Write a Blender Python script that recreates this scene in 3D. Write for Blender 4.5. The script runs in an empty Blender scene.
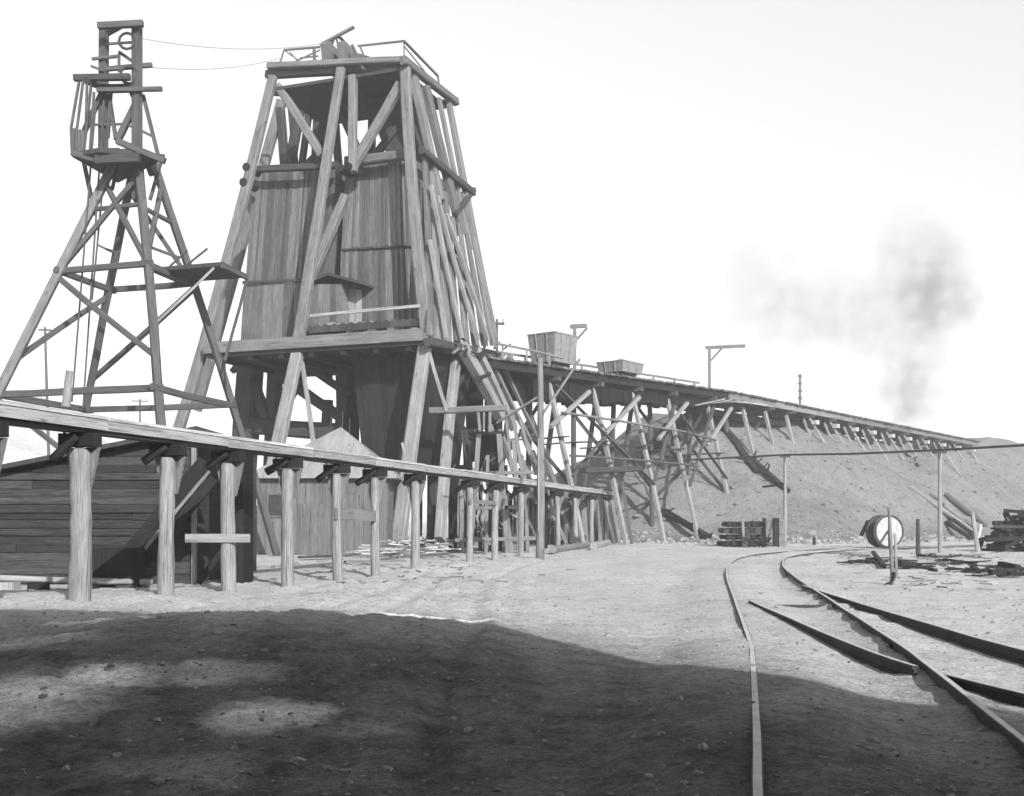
import bpy, math, random
from mathutils import Vector, noise
random.seed(7)
R = math.radians
V = Vector
# ------------------------------------------------------------------ camera, world, sun, exposure
scn = bpy.context.scene
F, H0, HY = 1100.0, 1.4, 520.0            # focal length in pixels, eye height, horizon row
cam = bpy.data.cameras.new('camera'); cam_o = bpy.data.objects.new('camera', cam)
scn.collection.objects.link(cam_o); scn.camera = cam_o
cam.sensor_width = 36; cam.lens = F/1024*36; cam.shift_y = (HY-398)/1024
cam.clip_start = .05; cam.clip_end = 9000
cam_o.location = (0, 0, H0); cam_o.rotation_euler = (R(90), 0, 0)
SUN_AZ, SUN_EL = 25.0, 26.0               # sun behind the camera, to the right
sd = V((math.sin(R(SUN_AZ))*math.cos(R(SUN_EL)), -math.cos(R(SUN_AZ))*math.cos(R(SUN_EL)), math.sin(R(SUN_EL))))
sun = bpy.data.lights.new('sun', 'SUN'); sun.energy = 3.9; sun.angle = R(.5); sun.color = (1, 1, 1)
sun_o = bpy.data.objects.new('sun', sun); scn.collection.objects.link(sun_o)
sun_o.rotation_euler = (-sd).to_track_quat('-Z', 'Y').to_euler()
w = bpy.data.worlds.new('World'); scn.world = w; w.use_nodes = True
nt = w.node_tree; nt.nodes.clear()
out = nt.nodes.new('ShaderNodeOutputWorld'); bg = nt.nodes.new('ShaderNodeBackground')
sky = nt.nodes.new('ShaderNodeTexSky'); sky.sky_type = 'NISHITA'; sky.sun_disc = False
sky.sun_elevation = R(SUN_EL); sky.sun_rotation = math.atan2(sd.x, sd.y)
sky.dust_density = 2.0; sky.air_density = 1.6
bw = nt.nodes.new('ShaderNodeRGBToBW')
# pale hazy band low in the sky, deeper overhead (a plate that sees blue as white)
tc = nt.nodes.new('ShaderNodeTexCoord'); sep = nt.nodes.new('ShaderNodeSeparateXYZ')
mr = nt.nodes.new('ShaderNodeValToRGB'); el = mr.color_ramp.elements
el[0].position = 0; el[0].color = (1.5, 1.5, 1.5, 1); el[1].position = 1; el[1].color = (.25, .25, .25, 1)
for p_, c_ in ((.06, .85), (.2, .74), (.43, 1.0), (.52, .8), (.75, .3)):
    e_ = el.new(p_); e_.color = (c_, c_, c_, 1)
mul = nt.nodes.new('ShaderNodeMath'); mul.operation = 'MULTIPLY'
nt.links.new(tc.outputs['Generated'], sep.inputs[0]); nt.links.new(sep.outputs['Z'], mr.inputs[0])
nt.links.new(sky.outputs[0], bw.inputs[0]); nt.links.new(bw.outputs[0], mul.inputs[0]); nt.links.new(mr.outputs[0], mul.inputs[1])
nt.links.new(mul.outputs[0], bg.inputs['Color']); bg.inputs['Strength'].default_value = .15
nt.links.new(bg.outputs[0], out.inputs['Surface'])
vs = scn.view_settings; vs.view_transform = 'Standard'; vs.look = 'None'; vs.gamma = 1; vs.use_curve_mapping = False
vs.exposure = 1.0
scn.cycles.max_bounces = 5; scn.cycles.diffuse_bounces = 3
scn.cycles.volume_bounces = 1; scn.cycles.volume_step_rate = 2

# ------------------------------------------------------------------ projection helpers
def P(px, py, d): return V(((px-512)*d/F, d, H0+(HY-py)*d/F))
def G(px, py, z=0.):
    d = (H0-z)*F/(py-HY); return V(((px-512)*d/F, d, z))
class Plane:
    def __init__(s, p, n): s.p = V(p); s.n = V(n).normalized()
    def __call__(s, px, py, off=0.):
        r = V(((px-512)/F, 1, (HY-py)/F)); o = V((0, 0, H0)); p = s.p + s.n*off
        t = (p-o).dot(s.n)/r.dot(s.n); return o+r*t
def lerp(a, b, t): return a+(b-a)*t

# ------------------------------------------------------------------ materials
def nodes(name):
    m = bpy.data.materials.new(name); m.use_nodes = True; t = m.node_tree
    b = t.nodes['Principled BSDF']; b.inputs['Specular IOR Level'].default_value = .25
    return m, t, b
def gray(v): return (v, v, v, 1)
def ramp(t, fac, stops):
    r = t.nodes.new('ShaderNodeValToRGB'); e = r.color_ramp.elements
    e[0].position, e[0].color = stops[0][0], gray(stops[0][1]); e[1].position, e[1].color = stops[-1][0], gray(stops[-1][1])
    for p, c in stops[1:-1]:
        x = e.new(p); x.color = gray(c)
    t.links.new(fac, r.inputs[0]); return r.outputs[0]
def noise_n(t, co, scale, detail=6, rough=.6, sc3=None):
    n = t.nodes.new('ShaderNodeTexNoise'); n.inputs['Scale'].default_value = scale
    n.inputs['Detail'].default_value = detail; n.inputs['Roughness'].default_value = rough
    if sc3:
        mp = t.nodes.new('ShaderNodeMapping'); mp.inputs['Scale'].default_value = sc3
        t.links.new(co, mp.inputs[0]); co = mp.outputs[0]
    t.links.new(co, n.inputs['Vector']); return n.outputs['Fac']
def mulc(t, a, b):
    m = t.nodes.new('ShaderNodeMix'); m.data_type = 'RGBA'; m.blend_type = 'MULTIPLY'; m.inputs[0].default_value = 1
    t.links.new(a, m.inputs[6]); t.links.new(b, m.inputs[7]); return m.outputs[2]
def wood(name, c, var=.35, grain=.5, rough=.85):
    m, t, b = nodes(name)
    uv = t.nodes.new('ShaderNodeUVMap').outputs[0]
    gr = noise_n(t, uv, 1, 8, .7, (48, 2.6, 1)); st = noise_n(t, uv, 1, 6, .65, (3.0, .8, 1))
    ck = noise_n(t, uv, 1, 3, .5, (40, .5, 1))
    geo = t.nodes.new('ShaderNodeNewGeometry').outputs['Random Per Island']
    c1 = ramp(t, gr, [(.3, c*(1-grain)), (.55, c), (.75, min(.9, c*(1+grain*.6)))])
    c2 = ramp(t, st, [(.3, .7), (.55, 1.0), (.75, 1.12)])
    c3 = ramp(t, geo, [(0, 1-var), (1, 1+var*.5)])
    c4 = ramp(t, ck, [(.34, .35), (.42, 1)])
    kn = t.nodes.new('ShaderNodeTexVoronoi'); kn.inputs['Scale'].default_value = 1; kn.inputs['Randomness'].default_value = 1
    mk = t.nodes.new('ShaderNodeMapping'); mk.inputs['Scale'].default_value = (3.2, 1.1, 1); t.links.new(uv, mk.inputs[0]); t.links.new(mk.outputs[0], kn.inputs['Vector'])
    c5 = ramp(t, kn.outputs['Distance'], [(.05, .4), (.13, 1)])                       # knots
    st2 = noise_n(t, uv, 1, 6, .7, (9, .35, 1)); c6 = ramp(t, st2, [(.36, .76), (.5, 1), (.7, 1.1)])    # weather streaks
    c4 = mulc(t, mulc(t, c4, c5), c6)
    t.links.new(mulc(t, mulc(t, mulc(t, c1, c2), c3), c4), b.inputs['Base Color'])
    b.inputs['Roughness'].default_value = rough
    bp = t.nodes.new('ShaderNodeBump'); bp.inputs['Strength'].default_value = .5; bp.inputs['Distance'].default_value = .02
    t.links.new(gr, bp.inputs['Height']); t.links.new(bp.outputs[0], b.inputs['Normal'])
    return m
def metal(name, c, rough=.55, met=.0, var=.4):
    m, t, b = nodes(name)
    co = t.nodes.new('ShaderNodeTexCoord').outputs['Object']
    n = noise_n(t, co, 5, 8, .7)
    t.links.new(ramp(t, n, [(.3, c*(1-var)), (.6, c), (.8, c*(1+var))]), b.inputs['Base Color'])
    b.inputs['Roughness'].default_value = rough; b.inputs['Metallic'].default_value = met
    return m
def soil(name, c, patches=False, scale=1., bump=.35, gravel=.3):
    m, t, b = nodes(name)
    co = t.nodes.new('ShaderNodeTexCoord').outputs['Object']
    big = noise_n(t, co, .22*scale, 5, .6); mid = noise_n(t, co, 1.7*scale, 7, .65); fine = noise_n(t, co, 22*scale, 6, .7)
    vo = t.nodes.new('ShaderNodeTexVoronoi'); vo.inputs['Scale'].default_value = 16*scale; t.links.new(co, vo.inputs['Vector'])
    grit = noise_n(t, co, 75*scale, 4, .75)
    col = ramp(t, big, [(.3, c*.85), (.5, c), (.7, c*1.12)])
    col = mulc(t, col, ramp(t, mid, [(.28, .72), (.5, 1), (.75, 1.12)]))
    col = mulc(t, col, ramp(t, fine, [(.28, .5), (.5, 1), (.75, 1.35)]))
    col = mulc(t, col, ramp(t, grit, [(.28, .45), (.5, 1), (.72, 1.5)]))
    col = mulc(t, col, ramp(t, vo.outputs['Color'], [(.05, 1-gravel), (.4, 1), (1, 1+gravel*.6)]))
    t.links.new(col, b.inputs['Base Color']); b.inputs['Roughness'].default_value = .95
    b.inputs['Specular IOR Level'].default_value = .1
    ad = t.nodes.new('ShaderNodeMath'); ad.operation = 'ADD'
    t.links.new(fine, ad.inputs[0]); t.links.new(mid, ad.inputs[1])
    bp = t.nodes.new('ShaderNodeBump'); bp.inputs['Strength'].default_value = bump; bp.inputs['Distance'].default_value = .08
    t.links.new(ad.outputs[0], bp.inputs['Height']); t.links.new(bp.outputs[0], b.inputs['Normal'])
    return m
M = dict(
    post=wood('weathered_post', .27, .35, .35), beam=wood('weathered_timber', .19, .5, .4),
    pale=wood('pale_plank', .32, .25, .35), board=wood('grey_boards', .135, .55, .5), beam2=wood('upper_boards', .155, .55, .5),
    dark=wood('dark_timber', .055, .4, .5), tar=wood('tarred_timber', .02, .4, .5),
    shed=wood('old_siding', .055, .5, .7), black=wood('black_shade_board', .007, .3, .3), log=wood('barked_log', .27, .25, .6), bright=wood('fresh_plank', .46, .2, .3),  # black: painted shade in doorway and under decks, also plain dark boards
    tower=wood('tower_timber', .095, .6, .5), roof=wood('shingles', .27, .2, .3),
    iron=metal('rusty_iron', .04), rail=metal('rail_steel', .05, .7, .0, .5), railtop=metal('worn_rail_head', .48, .5, .0, .35), wire=metal('cable_steel', .35),
    white=metal('white_paint', .40, .8, 0, .5), car=metal('ore_car_plate', .2), glass=metal('window_pane', .05, .15),
    stone=soil('rock', .26, scale=2), wall=wood('plaster_board', .13, .12, .2))

# ------------------------------------------------------------------ mesh builder
class MB:
    def __init__(s): s.v = []; s.f = []; s.uv = []
    def face(s, idx, uvs): s.f.append(idx); s.uv.append(uvs)
    def hexa(s, a4, b4):
        """two quads (same winding) joined; v runs a->b"""
        i = len(s.v); s.v += [V(p) for p in a4]+[V(p) for p in b4]
        L = (V(b4[0])-V(a4[0])).length; o = random.uniform(0, 90); q = random.uniform(0, 90)
        x = 0
        for k in range(4):
            k2 = (k+1) % 4; wd = (V(a4[k2])-V(a4[k])).length
            s.face((i+k, i+k2, i+4+k2, i+4+k), ((q+x, o), (q+x+wd, o), (q+x+wd, o+L), (q+x, o+L))); x += wd
        w1 = (V(a4[1])-V(a4[0])).length; w2 = (V(a4[3])-V(a4[0])).length
        s.face((i+3, i+2, i+1, i), ((q, o+w2), (q+w1, o+w2), (q+w1, o), (q, o)))
        s.face((i+4, i+5, i+6, i+7), ((q, o), (q+w1, o), (q+w1, o+w2), (q, o+w2)))
        return s
    def beam(s, a, b, wd, th, side=None, w2=None):
        a, b = V(a), V(b); d = (b-a).normalized()
        if side is None:
            side = d.cross(V((0, 0, 1)))
            if side.length < .1: side = V((1, 0, 0))
        x = (V(side)-d*d.dot(V(side))).normalized(); y = d.cross(x)
        def q(p, ww, tt): return [p-x*ww/2-y*tt/2, p+x*ww/2-y*tt/2, p+x*ww/2+y*tt/2, p-x*ww/2+y*tt/2]
        w2 = w2 or wd
        return s.hexa(q(a, wd, th), q(b, w2, th*w2/wd))
    def wbeam(s, a, b, wd, th, side=None, w2=None, warp=.0045):
        a, b = V(a), V(b); L = (b-a).length
        if L < 2: return s.beam(a, b, wd, th, side, w2)
        d = (b-a)/L
        if side is None:
            side = d.cross(V((0, 0, 1)))
            if side.length < .1: side = V((1, 0, 0))
        x = (V(side)-d*d.dot(V(side))).normalized(); y = d.cross(x); n = max(3, min(9, int(L/1.6))); i = len(s.v); w2 = w2 or wd
        bx, by, tw = random.gauss(0, warp*L), random.gauss(0, warp*L), random.gauss(0, .05); o = random.uniform(0, 90); q = random.uniform(0, 90)
        for k in range(n+1):
            t = k/n; f = math.sin(math.pi*t); c = lerp(a, b, t)+x*(bx*f+random.gauss(0, .006))+y*(by*f+random.gauss(0, .006))
            A = tw*t; xx = x*math.cos(A)+y*math.sin(A); yy = y*math.cos(A)-x*math.sin(A)
            W = lerp(wd, w2, t)*random.uniform(.97, 1.03); H = th*lerp(1, w2/wd, t)*random.uniform(.97, 1.03); ch = .12
            for (u, v) in ((-.5+ch, -.5), (.5-ch, -.5), (.5, -.5+ch), (.5, .5-ch), (.5-ch, .5), (-.5+ch, .5), (-.5, .5-ch), (-.5, -.5+ch)): s.v.append(c+xx*u*W+yy*v*H)
        us = [0, wd*.8, wd*.9, wd*.9+th*.8, wd+th*.8, wd*1.8+th*.8, wd*1.9+th*.8, wd*1.9+th*1.6, wd*2+th*1.6]
        for k in range(n):
            l0, l1 = o+L*k/n, o+L*(k+1)/n
            for j in range(8):
                j2 = (j+1) % 8; s.face((i+k*8+j, i+k*8+j2, i+k*8+8+j2, i+k*8+8+j), ((q+us[j], l0), (q+us[j+1], l0), (q+us[j+1], l1), (q+us[j], l1)))
        s.face(tuple(i+j for j in reversed(range(8))), tuple((q+.03*j, o) for j in range(8))); s.face(tuple(i+n*8+j for j in range(8)), tuple((q+.03*j, o) for j in range(8)))
        return s
    def box(s, c, sx, sy, sz, ax=None):
        """box centred on c, with x axis ax (horizontal)"""
        x = V(ax).normalized() if ax else V((1, 0, 0)); z = V((0, 0, 1)); y = z.cross(x)
        c = V(c)
        q = lambda zz: [c-x*sx/2-y*sy/2+z*zz, c+x*sx/2-y*sy/2+z*zz, c+x*sx/2+y*sy/2+z*zz, c-x*sx/2+y*sy/2+z*zz]
        return s.hexa(q(-sz/2), q(sz/2))
    def prism(s, poly, vec):
        poly = [V(p) for p in poly]; vec = V(vec); n = len(poly); i = len(s.v)
        s.v += poly+[p+vec for p in poly]
        ex = (poly[1]-poly[0]).normalized(); nn = ex.cross(poly[2]-poly[0]).normalized(); ey = nn.cross(ex)
        o = random.uniform(0, 90)
        uv = [((p-poly[0]).dot(ex)+o, (p-poly[0]).dot(ey)+o) for p in poly]
        s.face(tuple(range(n)), tuple(uv)); s.face(tuple(range(2*n-1, n-1, -1)), tuple(reversed(uv)))
        L = vec.length; x = 0
        for k in range(n):
            k2 = (k+1) % n; wd = (poly[k2]-poly[k]).length
            s.face((i+k, i+n+k, i+n+k2, i+k2), ((o+x, o), (o+x, o+L), (o+x+wd, o+L), (o+x+wd, o))); x += wd
        s.f[-n-2] = tuple(i+k for k in s.f[-n-2]); s.f[-n-1] = tuple(i+k for k in s.f[-n-1])
        return s
    def tube(s, pts, rad, n=8, bump=0.):
        pts = [V(p) for p in pts]; i0 = len(s.v); o = random.uniform(0, 90); L = 0; m = len(pts)
        ph = random.uniform(0, 100)
        for k, p in enumerate(pts):
            d = (pts[min(k+1, m-1)]-pts[max(k-1, 0)]).normalized()
            x = d.cross(V((0, 1, .02)) if abs(d.y) < .9 else V((1, 0, 0))).normalized(); y = d.cross(x)
            r = rad[k] if isinstance(rad, (list, tuple)) else rad
            for j in range(n):
                a = 2*math.pi*j/n
                rr = r*(1+bump*noise.noise(V((math.cos(a)*1.5+ph, math.sin(a)*1.5, k*.8))))
                s.v.append(p+x*math.cos(a)*rr+y*math.sin(a)*rr)
        for k in range(m-1):
            l2 = L+(pts[k+1]-pts[k]).length
            for j in range(n):
                j2 = (j+1) % n; r = rad[k] if isinstance(rad, (list, tuple)) else rad
                u0 = o+6.28*r*j/n; u1 = o+6.28*r*(j+1)/n
                s.face((i0+k*n+j, i0+k*n+j2, i0+(k+1)*n+j2, i0+(k+1)*n+j), ((u0, L), (u1, L), (u1, l2), (u0, l2)))
            L = l2
        s.face(tuple(i0+j for j in reversed(range(n))), tuple((o, o+.01*j) for j in range(n)))
        s.face(tuple(i0+(m-1)*n+j for j in range(n)), tuple((o, o+.01*j) for j in range(n)))
        return s
    def log(s, a, b, r0, r1=None, n=10, rings=6, bump=.18, bend=.0):
        a, b = V(a), V(b); r1 = r1 or r0*.85; bx = V((random.uniform(-1, 1), random.uniform(-1, 1), 0))*bend
        pts = [lerp(a, b, k/rings)+bx*math.sin(math.pi*k/rings) for k in range(rings+1)]
        return s.tube(pts, [lerp(r0, r1, k/rings) for k in range(rings+1)], n, bump)
    def planks(s, quad, n, th, jit=.02, along='v', gap=.015, rag=0.):
        """quad A,B,C,D (A-B bottom, D-C top) filled by n boards running A->D"""
        A, B, C, D = [V(p) for p in quad]; nn = (B-A).cross(D-A).normalized()
        for k in range(n):
            t0 = (k+gap)/n; t1 = (k+1-gap)/n; off = nn*random.uniform(0, jit)
            r0 = random.uniform(-rag, rag); r1 = random.uniform(-rag, rag)
            a0, a1, d0, d1 = lerp(A, B, t0), lerp(A, B, t1), lerp(D, C, t0), lerp(D, C, t1)
            e0 = (a0-d0).normalized()*r0; e1 = (d0-a0).normalized()*r1
            bot = [a0+e0+off, a1+e0+off, a1+e0+off-nn*th, a0+e0+off-nn*th]
            top = [d0+e1+off, d1+e1+off, d1+e1+off-nn*th, d0+e1+off-nn*th]
            s.hexa(bot, top)
        return s
    def build(s, name, mat, parent=None, loc=None, smooth=False):
        root = V((0, 0, 0))
        if parent is not None:
            p = parent
            while p is not None: root = root + p.location; p = p.parent
        org = V(loc) if loc is not None else V((0, 0, 0))
        me = bpy.data.meshes.new(name)
        me.from_pydata([tuple(p-root-org) for p in s.v], [], s.f)
        uvl = me.uv_layers.new(name='UVMap'); k = 0
        for us in s.uv:
            for u in us: uvl.data[k].uv = u; k += 1
        if smooth:
            for p in me.polygons: p.use_smooth = True
        me.materials.append(mat); me.validate(); me.update()
        o = bpy.data.objects.new(name, me); scn.collection.objects.link(o)
        if parent is not None: o.parent = parent
        else: o.location = org
        return o
def tag(o, label, cat, group=None):
    o['label'] = label; o['category'] = cat
    if group: o['group'] = group
    return o
def struct(o): o['kind'] = 'structure'; return o
def thing(name, label, cat, loc, group=None):
    o = bpy.data.objects.new(name, None); scn.collection.objects.link(o); o.location = loc
    o.empty_display_size = .3; return tag(o, label, cat, group)
def smooth_path(pts, n=8):
    pts = [V(p) for p in pts]; res = []
    for i in range(len(pts)-1):
        p0 = pts[max(i-1, 0)]; p1 = pts[i]; p2 = pts[i+1]; p3 = pts[min(i+2, len(pts)-1)]
        for k in range(n):
            t = k/n
            res.append(.5*((2*p1)+(p2-p0)*t+(2*p0-5*p1+4*p2-p3)*t*t+(3*p1-p0-3*p2+p3)*t**3))
    return res+[pts[-1]]

# ------------------------------------------------------------------ ground
RAIL_L = [(.7, 3.0), (1.14, 5.1), (1.49, 6.7), (2.2, 10.06), (2.53, 11.73), (3.57, 17.6), (5.0, 25.6), (6.5, 32.7), (8.6, 39.7), (12.26, 46.5), (17.5, 52), (26, 56.5), (40, 60)]
BR_L = [(3.77, 17.4), (3.58, 13.6), (3.5, 11.3), (3.52, 9.8), (3.7, 8.5), (4.05, 7.0), (4.7, 5.0)]
BR_R = [(5.66, 21.4), (5.34, 17), (5.12, 13.6), (5.02, 11.3), (5.03, 9.7), (5.22, 8.4), (5.6, 6.8), (6.2, 5.0)]
RT = .13
def sstep(a, b, x):
    t = max(0, min(1, (x-a)/(b-a))); return t*t*(3-2*t)
def rail_x(y):
    for (xa, ya), (xb, yb) in zip(RAIL_L, RAIL_L[1:]):
        if y <= yb: return xa+(xb-xa)*(y-ya)/(yb-ya)
    return 40.
def gz(x, y, fine=True):
    r = math.hypot(x, y)
    z = .16*math.exp(-((x+7)/3.5)**2-((y-16.5)/4)**2)
    z += .32*math.exp(-((x+2.6)/2.6)**2-((y-11.5)/3.2)**2)            # low hump of dirt in the foreground
    if -2 < y < 34:
        xr = rail_x(y); a = lerp(.08, .118, sstep(14, 11, y))
        z += a*math.exp(-((x-xr)/.8)**4)*sstep(-2, 3, y)*sstep(34, 30, y)      # dirt packed against the near rail
    if 24 < y < 75 and x > 3: z += .085*sstep(26, 33, y)*sstep(75, 62, y)*sstep(3, 5, x)  # rails sink into the yard where the track curves
    z += -.25*math.exp(-((x+2)/5)**2-((y-3)/2.5)**2)
    if 5 < y < 26 and x > 1:
        for xr in (rail_x(y)+1.55,):
            dd = x-xr
            if -.5 < dd < .6: z += (.03+.07*max(0, noise.noise(V((y*1.7, xr, 3)))+.25))*math.exp(-(dd/(.24 if dd < 0 else .5))**2)
    if fine and y > 0 and r < 140:
        a = sstep(5.5, 2.5, abs(x-3.6-.05*y)) if y < 40 else 0        # quieter beside the track
        amp = (1-.75*a)*sstep(160, 40, r)
        z += amp*(.06*noise.noise(V((x*.35, y*.25, 1)))+.035*noise.noise(V((x*1.3, y*1.0, 5)))+.02*noise.noise(V((x*4, y*4, 9))))
        if 12 < y < 60 and x < 4:                # cart ruts curving away across the yard
            for cx in (-4.6, -3.1, -2.2, -.75):
                rx = cx+.012*max(0, y-14)**1.5+.25*math.sin(y*.21+cx)
                z -= .045*math.exp(-((x-rx)/.16)**2)-.02*math.exp(-((x-rx-.3)/.12)**2)
        if r < 26:
            z += amp*.05*abs(noise.noise(V((x*2.1, y*2.6, 3))))+.022*amp*noise.noise(V((x*7, y*7, 7)))+.016*amp*abs(noise.noise(V((x*14, y*14, 2))))
            # wheel rut running up the lane
            rx = -.2+.02*(y-8)**2*.3
            if y < 15: z -= .05*math.exp(-((x-rx+.35)/.12)**2)*sstep(15, 11, y)
    return z
def build_ground():
    angs = []
    a = -40.
    while a < 40: angs.append(a); a += .22
    while a < 320: angs.append(a); a += 6
    rr = [.0]; r = 1.2
    while r < 1250:
        rr.append(r); r *= 1.0155 if r < 90 else 1.12
    verts = []; faces = []; n = len(angs)
    for r in rr:
        for a in angs:
            x, y = r*math.sin(R(a)), r*math.cos(R(a)); verts.append((x, y, gz(x, y)))
    for i in range(len(rr)-1):
        for j in range(n):
            j2 = (j+1) % n; faces.append((i*n+j, i*n+j2, (i+1)*n+j2, (i+1)*n+j))
    me = bpy.data.meshes.new('ground'); me.from_pydata(verts, [], faces)
    for p in me.polygons: p.use_smooth = True
    # normals up
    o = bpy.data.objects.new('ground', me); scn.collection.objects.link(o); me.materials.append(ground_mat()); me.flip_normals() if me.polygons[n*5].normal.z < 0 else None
    return struct(o)
def ground_mat():
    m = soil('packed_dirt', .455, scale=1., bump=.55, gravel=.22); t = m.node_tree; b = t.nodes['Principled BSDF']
    src = b.inputs['Base Color'].links[0].from_socket
    co = t.nodes.new('ShaderNodeTexCoord').outputs['Object']
    # darker near yard: cinders plus painted shade; pale patches paint dapples of light
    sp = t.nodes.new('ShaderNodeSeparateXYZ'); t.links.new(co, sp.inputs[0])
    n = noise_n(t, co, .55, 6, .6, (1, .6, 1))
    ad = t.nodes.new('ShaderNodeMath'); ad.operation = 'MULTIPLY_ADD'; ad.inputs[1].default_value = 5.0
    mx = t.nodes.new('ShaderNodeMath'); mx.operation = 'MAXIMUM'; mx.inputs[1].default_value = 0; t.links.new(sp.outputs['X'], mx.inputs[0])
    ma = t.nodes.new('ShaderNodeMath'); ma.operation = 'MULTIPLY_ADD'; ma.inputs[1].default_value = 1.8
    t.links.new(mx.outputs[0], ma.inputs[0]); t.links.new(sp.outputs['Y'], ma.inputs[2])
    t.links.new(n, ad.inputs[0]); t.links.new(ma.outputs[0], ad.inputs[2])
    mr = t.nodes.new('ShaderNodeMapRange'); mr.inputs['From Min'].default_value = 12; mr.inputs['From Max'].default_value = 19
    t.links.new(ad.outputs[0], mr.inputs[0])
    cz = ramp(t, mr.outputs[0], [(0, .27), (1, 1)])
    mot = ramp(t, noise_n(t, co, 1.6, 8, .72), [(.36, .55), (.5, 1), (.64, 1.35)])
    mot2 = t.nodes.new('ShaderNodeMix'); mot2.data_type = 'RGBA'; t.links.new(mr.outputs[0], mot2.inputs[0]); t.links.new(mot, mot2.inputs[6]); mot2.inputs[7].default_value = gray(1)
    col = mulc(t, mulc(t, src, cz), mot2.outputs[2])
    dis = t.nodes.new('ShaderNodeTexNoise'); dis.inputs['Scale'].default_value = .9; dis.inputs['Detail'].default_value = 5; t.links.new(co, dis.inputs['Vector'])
    for (cx, cy, sx, sy, g) in ((-3.5, 7.9, .9, 1.5, 5.0), (-1.65, 7.6, .5, .6, 5.5), (-2.65, 8.9, 1.1, .5, 3.2), (-4.8, 10.6, 1.0, .7, 2.2), (-4.6, 13.4, 1.4, .35, 2.0), (-1.9, 6.2, .6, .5, 1.8), (-1.2, 14.6, 1.2, .22, 2.6), (-1.0, 7.2, .4, .3, 1.8), (-5.2, 7.6, .8, .5, 2.2)):  # brightened ellipses: light dapples and a lit ridge strip painted into the soil
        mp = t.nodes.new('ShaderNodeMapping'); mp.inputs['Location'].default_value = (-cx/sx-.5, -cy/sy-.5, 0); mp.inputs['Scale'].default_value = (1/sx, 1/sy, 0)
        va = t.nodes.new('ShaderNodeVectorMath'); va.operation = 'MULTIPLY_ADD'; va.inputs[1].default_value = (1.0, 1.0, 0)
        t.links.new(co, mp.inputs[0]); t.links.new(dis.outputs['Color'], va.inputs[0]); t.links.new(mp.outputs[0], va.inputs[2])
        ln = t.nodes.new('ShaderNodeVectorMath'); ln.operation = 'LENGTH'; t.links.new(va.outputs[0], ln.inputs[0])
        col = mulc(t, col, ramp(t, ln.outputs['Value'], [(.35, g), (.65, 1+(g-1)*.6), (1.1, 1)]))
    t.links.new(col, b.inputs['Base Color'])
    return m
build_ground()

# ---- waste rock hill (dump) the trestle runs out on
TD = V((.615, .789, 0)).normalized(); TN = V((TD.y, -TD.x, 0)); T0 = V((-.6, 55, 0)); TZ = 9.6
TIP = 26.5
def hill_z(x, y):
    p = V((x, y, 0))-T0; s = p.dot(TD); q = p.dot(TN)
    wob = 1.6*noise.noise(V((x*.12, y*.12, 2)))+.5*noise.noise(V((x*.5, y*.5, 6)))
    qc = -3+3*sstep(28, 42, s)
    ds = max(0, TIP-s); dq = max(0, q-qc); db = max(0, -6.5-max(0, s-34)*.4-q)
    dist = math.sqrt(ds*ds+(dq+db)**2)
    top = 9.2-.9*sstep(34, 46, s)+2.6*sstep(66, 92, s)+.3*noise.noise(V((x*.3, y*.3, 8)))
    if dist > .01: z = top-max(0, dist-.4+wob*min(1, dist/4))*.66
    else: z = top
    rill = .2*noise.noise(V((s*.9, q*.12, 4)))+.1*noise.noise(V((s*2.6, q*.3, 4)))+.08*noise.noise(V((x*2, y*2, 4)))
    if dist > .6: z += rill
    if z < 1.6: z = 1.6*math.exp((z-1.6)*.8)-.12 if z > -6 else -.6       # talus flattening out at the foot
    return z
def build_hill():
    verts = []; faces = []; ns, nq = 330, 120
    for i in range(ns):
        s = 6+(i/(ns-1))**1.35*210
        for j in range(nq):
            q = -36+60*j/(nq-1); p = T0+TD*s+TN*q
            verts.append((p.x, p.y, max(-.6, hill_z(p.x, p.y))))
    for i in range(ns-1):
        for j in range(nq-1): faces.append((i*nq+j, i*nq+j+1, (i+1)*nq+j+1, (i+1)*nq+j))
    me = bpy.data.meshes.new('waste_rock_hill'); me.from_pydata(verts, [], faces)
    if me.polygons[200].normal.z < 0: me.flip_normals()
    for p in me.polygons: p.use_smooth = True
    me.materials.append(soil('waste_rock', .165, scale=.8, bump=.6, gravel=.35))
    o = bpy.data.objects.new('waste_rock_hill', me); scn.collection.objects.link(o); return struct(o)
build_hill()
def build_far_hill():
    verts = []; faces = []; na, nr = 60, 14
    for i in range(na):
        a = -75+i*(75-15)/(na-1)
        h = 52*sstep(-14, -25, a)*(1+.25*noise.noise(V((a*.09, 0, 0)))+.05*noise.noise(V((a*.6, 3, 0))))
        for j in range(nr):
            r = 260+240*j/(nr-1); t = j/(nr-1)
            verts.append((r*math.sin(R(a)), r*math.cos(R(a)), -2+h*math.sin(min(1, t*1.3)*math.pi/2)+1.5*noise.noise(V((a*.5, t*5, 2)))))
    for i in range(na-1):
        for j in range(nr-1): faces.append((i*nr+j, i*nr+j+1, (i+1)*nr+j+1, (i+1)*nr+j))
    me = bpy.data.meshes.new('far_hill'); me.from_pydata(verts, [], faces)
    if me.polygons[5].normal.z < 0: me.flip_normals()
    for p in me.polygons: p.use_smooth = True
    me.materials.append(soil('dry_hillside', .42, scale=.06, bump=.1)); o = bpy.data.objects.new('far_hill', me)
    scn.collection.objects.link(o); struct(o)
build_far_hill()

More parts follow.
